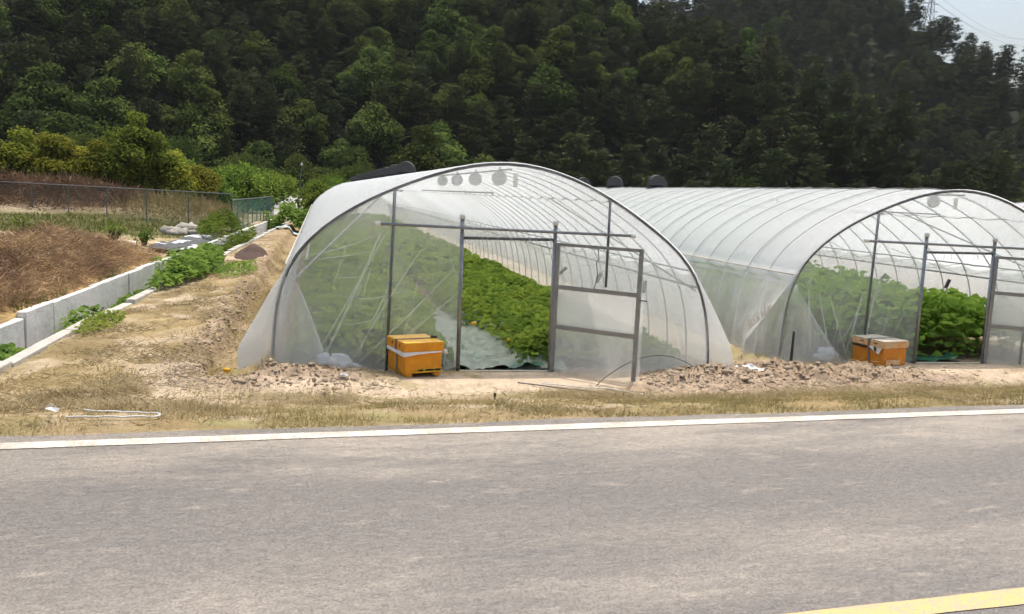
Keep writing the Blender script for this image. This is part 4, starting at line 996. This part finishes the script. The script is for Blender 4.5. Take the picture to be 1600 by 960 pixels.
x, y = scat(140000, -3.2, 12, 5.6, 10, lambda x, y: sst(.4, 1.2, road_t(x, y))*sst(3.6, 2.2, road_t(x, y))*sst(.5, .66, fbm(x*1.2, y*1.9, 3, 83))*(1-np.clip(1.4*gau(x, y, 2.2, 9., 1.2, .5)+1.4*gau(x, y, 8.8, 9.7, 1.2, .45), 0, 1))*sst(.0, .1, x-kerb_x(y)))
blades('dry_grass', 'pale dead grass tufts on the soil before the greenhouses', 'grass', x, y, .10, .006, L_dry, 1.0, seed=2)
x, y = scat(60000, -3.0, -.6, 6.8, 34, lambda x, y: sst(.0, .12, x-kerb_x(y))*sst(.46, .64, fbm(x*1.3, y*.8, 3, 85))*np.clip(14/y, 0, 1)**1.5)
blades('path_grass', 'sparse dry grass on the dirt path beside the drain', 'grass', x, y, .055, .008, L_turf, .9, seed=3)
x, y = scat(9000, -1.25, -.45, 9.0, 30, lambda x, y: sst(.42, .6, fbm(x*2, y*1.2, 3, 86)))
blades('furrow_grass', 'orange dry grass along the furrow by the greenhouse wall', 'grass', x, y, .13, .010, L_dry, .8, seed=4)
x, y = scat(30000, -7.5, -3.2, 9, 22, lambda x, y: sst(-.58, -.75, x-kerb_x(y))*sst(.5, .64, fbm(x*.9, y*.6, 3, 89)))
blades('straw_tufts', 'straw-coloured grass tufts on the dead plant heap', 'straw', x, y, .20, .010, L_dry, 1.3, seed=12)
x, y = scat(16000, -7.5, -3.4, 9, 20, lambda x, y: sst(-.6, -.75, x-kerb_x(y))*sst(.53, .64, fbm(x*.7, y*.5, 3, 95)))
blades('heap_weeds', 'thin green weeds sprouting through the dead plant heap', 'weeds', x, y, .20, .014, L_fgrass, .9, seed=13)
# cuttings and dead stalks heaped on the field above the wall
def litter(name, label, cat, x, y, ln, wid, m, up_=.18, seed=0, lift=.10):
    g = np.random.default_rng(seed); n = len(x); z = ground_z(x, y)+np.abs(g.normal(0, lift, n))
    a = g.uniform(0, 6.28, n); D = norm(np.stack([np.cos(a), np.sin(a), g.normal(.05, up_*1.5, n)], 1)); W = perp(D)
    V, F = leaf_quads(np.stack([x, y, z], 1), D, W, ln*g.uniform(.4, 1.5, n), wid*g.uniform(.6, 1.6, n))
    return tag(obj_np(name, V, F, m), label, cat, kind='stuff')
x, y = scat(170000, -9.5, -3.2, 8.5, 25, lambda x, y: sst(-.80, -.95, x-kerb_x(y))*np.clip(.35+1.1*gau(x, y, -4.7, 15.2, 1.9, 4.2)+.5*gau(x, y, -6, 12, 2, 3), 0, 1)*sst(22.5, 19.5, y)*np.clip(13/y, 0, 1)**.8)
litter('dead_plant_heap', 'heap of brown dead plants and straw above the retaining wall', 'plant heap', x, y, .22, .012, L_brown, .35, 5, .08)
x, y = scat(1500, -4.4, -3.4, 9, 18, lambda x, y: np.exp(-((x-kerb_x(y)+.70)/.10)**2))
litter('straw_fringe', 'straw hanging over the top of the retaining wall', 'straw', x, y, .16, .008, L_brown, .3, 6, .02)
x, y = scat(60000, -19, -7.0, 36.8, 45, lambda x, y: gau(x, y, -12, 41.3, 5.2, 2.6)+0*x)
litter('dead_brush', 'brown dead brush on the bank behind the chain-link fence', 'brush', x, y, .38, .03, L_brush, .8, 7, .18)
x, y = scat(9000, -8, -3.0, 35, 41, lambda x, y: gau(x, y, -5.3, 38.3, 2.2, 2.2))
litter('dry_weeds', 'pale dry weeds around the corner of the chain-link fence', 'weeds', x, y, .4, .03, L_turf, 1.0, 8, .15)
x, y = scat(12000, -16, -3.6, 26.5, 36, lambda x, y: sst(.3, .5, fbm(x*.8, y*.8, 3, 87)))
blades('field_grass', 'green grass strip in the field before the chain-link fence', 'grass', x, y, .16, .02, L_fgrass, .8, seed=9)
x, y = scat(30000, -3.0, 11, 5.9, 9.6, lambda x, y: sst(.42, .66, fbm(x*1.1, y*1.6, 3, 88))*sst(.25, .6, road_t(x, y))*sst(.0, .15, x-kerb_x(y))*(1-np.clip(1.3*gau(x, y, 2.2, 9., 1.2, .45), 0, 1)))
litter('dead_stalks', 'scattered grey dead stalks lying on the verge soil', 'stalks', x, y, .10, .006, L_dry, .25, 10, .012)
x, y = scat(40000, -3.0, -1.0, 6.6, 22, lambda x, y: sst(.05, .2, x-kerb_x(y))*sst(.40, .62, fbm(x*1.6, y*1.1, 3, 98))*np.clip(11/y, 0, 1)**1.3)
litter('path_straw', 'broken straw strewn over the dirt path', 'straw', x, y, .11, .008, L_dry, .25, 14, .012)
# clods on the soil banks
def clods():
    g = np.random.default_rng(31); n = 9500
    x = np.concatenate([g.normal(5.4, 1.5, n//2), g.normal(4.2, .6, n//6), g.normal(-.35, .7, n//5), g.normal(-1.25, .13, n//3)]); y = np.concatenate([g.normal(9.0, .5, n//2), g.normal(8.65, .35, n//6), g.normal(9.0, .35, n//5), 8.4+9*g.uniform(0, 1, n//3)**1.5])
    k = (road_t(x, y) > 1.3) & (np.abs(x-2.2) > 1.35); k &= ~((y > 9.62) & (np.abs(x-2.12) < 2.6)); x, y = x[k], y[k]; n = len(x)
    r = np.clip(g.lognormal(-4.75, .6, n), .004, .045); z = ground_z(x, y)-r*.1
    t = (1+5**.5)/2; ico = norm(np.array([(-1, t, 0), (1, t, 0), (-1, -t, 0), (1, -t, 0), (0, -1, t), (0, 1, t), (0, -1, -t), (0, 1, -t), (t, 0, -1), (t, 0, 1), (-t, 0, -1), (-t, 0, 1)], float))
    fi = np.array([(0, 11, 5), (0, 5, 1), (0, 1, 7), (0, 7, 10), (0, 10, 11), (1, 5, 9), (5, 11, 4), (11, 10, 2), (10, 7, 6), (7, 1, 8), (3, 9, 4), (3, 4, 2), (3, 2, 6), (3, 6, 8), (3, 8, 9), (4, 9, 5), (2, 4, 11), (6, 2, 10), (8, 6, 7), (9, 8, 1)])
    V = (np.stack([x, y, z], 1)[:, None, :]+ico[None]*r[:, None, None]*g.uniform(.7, 1.3, (n, 12, 1))*np.stack([g.uniform(.8, 1.5, n), g.uniform(.8, 1.4, n), g.uniform(.5, .9, n)], 1)[:, None, :]).reshape(-1, 3)
    F = (np.arange(n)[:, None, None]*12+fi[None]).reshape(-1, 3)
    tag(obj_np('soil_clods', V, F, M_clod), 'dry crumbly soil clods on the banks before the greenhouses', 'soil clods', kind='stuff')
clods()
# dark soil pile on the path
def pile(name, label, cx, cy_, sx, sy, h, m, seed, cat='soil pile'):
    u = np.linspace(-1.4, 1.4, 44); U, V_ = np.meshgrid(u, u); x = cx+U*sx; y = cy_+V_*sy; r = np.hypot(U, V_)
    z = -.36+h*np.clip(1-r**1.3, -.3, 1)*(.6+.8*fbm(x*2.5, y*1.6, 4, seed))-.02
    i = np.arange(U.size).reshape(U.shape); F = np.stack([i[:-1, :-1], i[:-1, 1:], i[1:, 1:], i[1:, :-1]], -1).reshape(-1, 4)
    F = F[(r.ravel()[F] < 1.08).all(1)]
    return tag(obj_np(name, np.stack([x, y, z], -1).reshape(-1, 3), F, m), label, cat)
pile('soil_pile', 'low pile of dark brown soil at the far end of the path', -1.75, 24.2, .52, 1.6, .36, M_soilpile, 3)
# rocks
RG = 'rocks heaped in the field'
for i, (x, y_, r) in enumerate(((-4.5, 28.6, .24), (-4.15, 28.4, .2), (-4.0, 28.9, .34), (-4.4, 28.2, .16), (-3.8, 28.4, .15))):
    g = np.random.default_rng(i); V = []; F = []; n, q = 9, 6
    for a in range(q+1):
        for b in range(n):
            th, ph = math.pi*a/q, 2*math.pi*b/n; rr = r*(.65+.65*g.uniform()) if 0 < a < q else r*.8
            V.append((1.3*rr*math.sin(th)*math.cos(ph), rr*math.sin(th)*math.sin(ph), rr*.75*math.cos(th)))
    for a in range(q):
        for b in range(n): F.append((a*n+b, (a+1)*n+b, (a+1)*n+(b+1) % n, a*n+(b+1) % n))
    o = obj_np('rock', V, F, M_rock); o.location = (x, y_, float(ground_z(x, y_))+r*.4); tag(o, 'grey rock in the small heap by the fence', 'rock', RG)
# mulch films in the field
def mulch(name, label, pts, wid, m, seed):
    pts = np.array(pts, float); n = 40; s = np.linspace(0, 1, n); ix = s*(len(pts)-1); cx = np.interp(ix, range(len(pts)), pts[:, 0]); cy_ = np.interp(ix, range(len(pts)), pts[:, 1])
    t = norm(np.gradient(np.stack([cx, cy_], 1), axis=0)); nr = np.stack([-t[:, 1], t[:, 0]], 1); w = np.linspace(-.5, .5, 12)
    Xm = cx[:, None]+nr[:, :1]*w*wid*(.8+.4*fbm(s*6, s*0, 2, seed))[:, None]; Ym = cy_[:, None]+nr[:, 1:]*w*wid
    Zm = ground_z(Xm, Ym)+.06+.05*(fbm(Xm*4, Ym*4, 3, seed)); i = np.arange(Xm.size).reshape(Xm.shape)
    F = np.stack([i[:-1, :-1], i[:-1, 1:], i[1:, 1:], i[1:, :-1]], -1).reshape(-1, 4)
    tag(obj_np(name, np.stack([Xm, Ym, Zm], -1).reshape(-1, 3), F, m, smooth=True), label, 'mulch film')
mulch('mulch_film', 'black mulch film around the saplings on the field', [(-8.6, 20.6), (-6.4, 21.2), (-5.7, 22)], 1.1, M_mulch, 1)
mulch('mulch_film', 'dark grey mulch film strip beside the white film near the rocks', [(-3.7, 21.5), (-3.35, 25), (-3.3, 28)], .9, M_mulch, 2)
mulch('mulch_film', 'long white mulch film strip on the dark film', [(-3.85, 22.8), (-3.55, 25.2)], .30, M_whitefilm, 3)
mulch('mulch_film', 'short white film scrap ending near the rocks', [(-3.55, 26.2), (-3.35, 28)], .5, M_whitefilm, 4)
mulch('mulch_film', 'thin white film scrap at the wall side of the dark film', [(-3.25, 22.0), (-3.1, 24.0)], .16, M_whitefilm, 5)
mulch('mulch_film', 'small pale film scrap crossing the bare soil', [(-5.1, 23.6), (-4.5, 23.4)], .2, M_whitefilm, 6)
mulch('mulch_film', 'pale blue plastic sheet at the foot of the low bush', [(-1.9, 38.8), (-.7, 38.9)], .9, plain('pale_blue_sheet', (.40, .50, .52), .5), 7)
mulch('plastic_scrap', 'grey-white plastic scrap in the gully between the soil banks', [(4.85, 9.3), (5.1, 9.02)], .05, M_whitefilm, 8)
# fences
def fence(name, label, pts, h, netm, dz=0, rail=True, sp=2.2, net='net'):
    T = thing(name, label, 'fence', (0, 0, 0)); pts = np.array(pts, float)
    seg = np.hypot(*np.diff(pts, axis=0).T); s = np.concatenate([[0], np.cumsum(seg)]); n = int(s[-1]/sp)+1; u = np.linspace(0, s[-1], n+1)
    xs = np.interp(u, s, pts[:, 0]); ys = np.interp(u, s, pts[:, 1]); zs = ground_z(xs, ys)
    tz = np.linspace(zs[0], zs[-1], n+1)*.0+h
    for x, y_, z in zip(xs, ys, zs): MB().tube([(x, y_, z-.2), (x, y_, h)], .022, 6).build('post', M_fence, T)
    if rail: MB().tube([(x, y_, h) for x, y_ in zip(xs, ys)], .018, 6).build('top_rail', M_galv, T)
    for i in range(n):
        MB().add([(xs[i], ys[i], zs[i]-.1), (xs[i+1], ys[i+1], zs[i+1]-.1), (xs[i+1], ys[i+1], h-.02), (xs[i], ys[i], h-.02)], [(0, 1, 2, 3)]).build(net, netm, T)
    return T
fence('chain_link_fence', 'dark chain-link fence with grey top rail across the field', [(-3.0, 32.0), (-9.5, 36.5), (-17.5, 42)], 1.19, M_dnet, net='mesh_panel')
fence('net_fence', 'green net fence running back along the drain wall', [(-3.0, 32.0), (-2.55, 40), (-2.35, 47)], .98, M_gnet, sp=1.5, net='net_panel')
fence('net_fence', 'far green net fence across the valley end', [(-4.5, 72), (1.5, 74), (3.5, 80)], .75, M_gnet, sp=3, net='net_panel')
# film-covered bed far back and lamp pole
def covered(label, x0, x1, y_, h, m):
    U = np.linspace(x0, x1, 40); W = np.linspace(0, 1, 12); UU, WW = np.meshgrid(U, W)
    Z = -.25+h*np.sin(WW*math.pi*.5)*(.85+.3*fbm(UU*1.5, WW*3, 3, 6)); Yv = y_+WW*1.6+.3*fbm(UU*2, WW*2, 2, 3)
    i = np.arange(UU.size).reshape(UU.shape); F = np.stack([i[:-1, :-1], i[:-1, 1:], i[1:, 1:], i[1:, :-1]], -1).reshape(-1, 4)
    return tag(obj_np('covered_bed', np.stack([UU, Yv, Z], -1).reshape(-1, 3), F, m, smooth=True), label, 'covered bed')
covered('long bed under grey and white film far behind the net fence', -4.4, -.7, 66, 1.1, plain('patched_film', (.12, .12, .125), .5, 0, .3, 1.4, c2=(.6, .6, .6)))
covered('small pile wrapped in pale film at the end of the drain', -2.6, -1.3, 50, .45, plain('pale_film', (.5, .5, .47), .6, 0, .4, 2))
LP = thing('lamp_pole', 'thin leaning lamp pole with a white head behind the bushes', 'lamp pole', (-1.35, 62, -.35))
MB().tube([(-.1, 0, -.2), (.0, 0, 2.0), (.12, 0, 3.3)], .035, 6).build('pole', M_fence, LP); MB().tube([(.07, 0, 3.3), (.12, 0, 3.42), (.2, 0, 3.35)], [.05, .1, .04], 8).build('lamp_head', M_lamp, LP, True)
MB().tube([(.0, 0, 1.9), (.9, -.2, .4)], .025, 5).build('stay', M_galv, LP)
# small things on the verge
def hosep():
    c = [(-1.62, 6.55), (-1.5, 6.42), (-1.3, 6.38), (-1.12, 6.36), (-1.05, 6.28), (-1.08, 6.18), (-1.2, 6.12), (-1.4, 6.10), (-1.62, 6.10)]
    c = np.array(c)
    for _ in range(2):
        q = np.empty((len(c)*2-2, 2)); q[0::2] = c[:-1]*.75+c[1:]*.25; q[1::2] = c[:-1]*.25+c[1:]*.75; c = np.vstack([c[:1], q, c[-1:]])
    z = ground_z(c[:, 0], c[:, 1])+.025
    return [(a, b, h) for (a, b), h in zip(c, z)]
tag(MB().tube(hosep(), .0065, 6).build('hose', M_pvc, None, True), 'white plastic hose bent in a loop at the road edge', 'hose')
def groundline(pts, r, m, name, label, cat, lift=.02):
    c = np.array(pts, float)
    for _ in range(2):
        q = np.empty((len(c)*2-2, 2)); q[0::2] = c[:-1]*.75+c[1:]*.25; q[1::2] = c[:-1]*.25+c[1:]*.75; c = np.vstack([c[:1], q, c[-1:]])
    tag(MB().tube([(a, b, float(ground_z(a, b))+lift) for a, b in c], r, 6).build(name, m, None, True), label, cat)
groundline([(2.35, 8.75), (2.7, 8.62), (3.0, 8.55), (3.15, 8.3), (3.2, 7.9)], .007, M_pvc, 'ground_pipe', 'thin pale pipe running from the sand into the verge', 'pipe')
groundline([(2.1, 8.8), (2.5, 8.55), (2.75, 8.45), (2.85, 8.2)], .008, M_dark_galv, 'ground_cable', 'dark cable lying beside the pale pipe on the sand', 'cable')
gz0 = float(ground_z(2.95, 8.72)); gz1 = float(ground_z(4.4, 9.4))
ar = [(2.95+1.45*s, 8.72+.68*s, gz0+(gz1-gz0)*s+(.24)*math.sin(math.pi*s)**.8) for s in np.linspace(0, 1, 20)]
tag(MB().tube(ar, .0045, 5).build('bent_wire', M_wire, None, True), 'black wire arching over the ground past the open door', 'wire')
sk = float(ground_z(6.05, 10.0))
tag(MB().tube([(6.05, 10.05, sk-.1), (6.06, 10.05, sk+.42)], [.022, .014], 6).build('stake', M_bark), 'dark short stake at the greenhouse corner near the orange beehive', 'stake')
tag(MB().tube([(1.72, 8.15, float(ground_z(1.72, 8.15))-.05), (1.72, 8.15, float(ground_z(1.72, 8.15))+.07)], .014, 6).build('peg', M_wire), 'tiny black peg in the soil before the open door', 'peg')
for i, (x, y_, lb) in enumerate(((-1.95, 6.95, 'crumpled white plastic scrap on the verge near the kerb end'), (-1.85, 6.6, 'small white paper scrap behind the hose loop'), (.28, 8.95, 'white scrap on the sand beside the yellow beehive'))):
    g = np.random.default_rng(i+3); th = np.linspace(0, 6.28, 9)[:-1]; P = [((.035)*g.uniform(.4, 1.2)*math.cos(a)*1.5, .025*g.uniform(.4, 1.2)*math.sin(a), .02+.03*g.uniform()) for a in th]
    o = MB().add(P+[(0, 0, .06)], [(k, (k+1) % 8, 8) for k in range(8)]).build('plastic_scrap', M_whitefilm); o.location = (x, y_, float(ground_z(x, y_))); tag(o, lb, 'scrap')
# frayed strip between the houses
FS = MB(); g = np.random.default_rng(8)
for s in np.linspace(0, 1, 46):
    p = np.array([5.42+.33*s, 10.12+.02*s, .02+.30*s])
    q = p+np.array([-.06+g.normal(0, .03), -.02, .05+g.normal(0, .03)])
    FS.add([p+[0, 0, -.03], p+[.012, 0, -.03], q+[.010, 0, 0], q], [(0, 1, 2, 3)])
FS.build('frayed_edge', M_twine, GH2).matrix_parent_inverse = Matrix.Translation((-8.60, -10.30, 0))

# ------------------------------------------------------------------ pylon
def pylon(x, y_, zb, h):
    T = thing('power_pylon', 'steel lattice power pylon on the ridge behind the forest', 'pylon', (x, y_, zb)); m = MB(); w0, w1 = 4.2, 1.0
    f = lambda z: (w0+(w1-w0)*min(1, z/(h*.8)))/2
    zs = np.linspace(0, h, 15)
    for a in (-1, 1):
        for b in (-1, 1): m.tube([(a*f(z), b*f(z), z) for z in zs], .14, 4)
    for i in range(14):
        z0, z1 = zs[i], zs[i+1]
        for a in (-1, 1):
            m.tube([(-f(z0), a*f(z0), z0), (f(z1), a*f(z1), z1)], .08, 3); m.tube([(f(z0), a*f(z0), z0), (-f(z1), a*f(z1), z1)], .08, 3)
            m.tube([(a*f(z0), -f(z0), z0), (a*f(z1), f(z1), z1)], .08, 3)
    m.build('lattice_tower', M_steel, T)
    for z in (h*.574, h*.658, h*.737):
        a = MB(); L_ = 3.6
        for s in (-1, 1):
            a.tube([(0, 0, z+.7), (s*L_, 0, z)], .10, 4); a.tube([(0, 0, z-.3), (s*L_, 0, z)], .10, 4)
        a.build('cross_arm', M_steel, T)
    return T
def pix_dir(px, py):
    v = fw*1350+right*(px-800)-up*(py-480); return np.array(v.normalized())
d = pix_dir(1452, 40); tP = 420/math.hypot(d[0], d[1]); pb = np.array([0, 0, 1.6])+d*tP
pylon(pb[0], pb[1], pb[2]-16, 38)
WG = 'power lines from the pylon'
d2 = pix_dir(1660, 90); e0 = np.array([0, 0, 1.6])+d2*560
for k, (off, zz) in enumerate(((3.5, 28-16), (3.5, 25-16), (-3.5, 28-16))):
    a = pb+np.array([off, 0, zz]); b = a+(e0-pb)*1.0; pts_ = [a+(b-a)*s-np.array([0, 0, 9*math.sin(math.pi*s)]) for s in np.linspace(0, 1, 30)]
    tag(MB().tube(pts_, .045, 3).build('power_line', M_steel), 'thin power line sagging down from the ridge pylon', 'power line', WG)

# ------------------------------------------------------------------ air
hz, hn, hl, hb_ = mat('haze_air'); hn.remove(hb_)
pv_ = hn.new('ShaderNodeVolumePrincipled'); pv_.inputs['Color'].default_value = (.86, .92, 1, 1); pv_.inputs['Density'].default_value = .00013; pv_.inputs['Anisotropy'].default_value = .3
hl.new(pv_.outputs[0], hn['Material Output'].inputs['Volume'])
hz_o = MB().box((0, 220, 85), (1100, 660, 180)).build('haze', hz); tag(hz_o, 'thin pale summer haze filling the valley air', 'haze', kind='stuff')
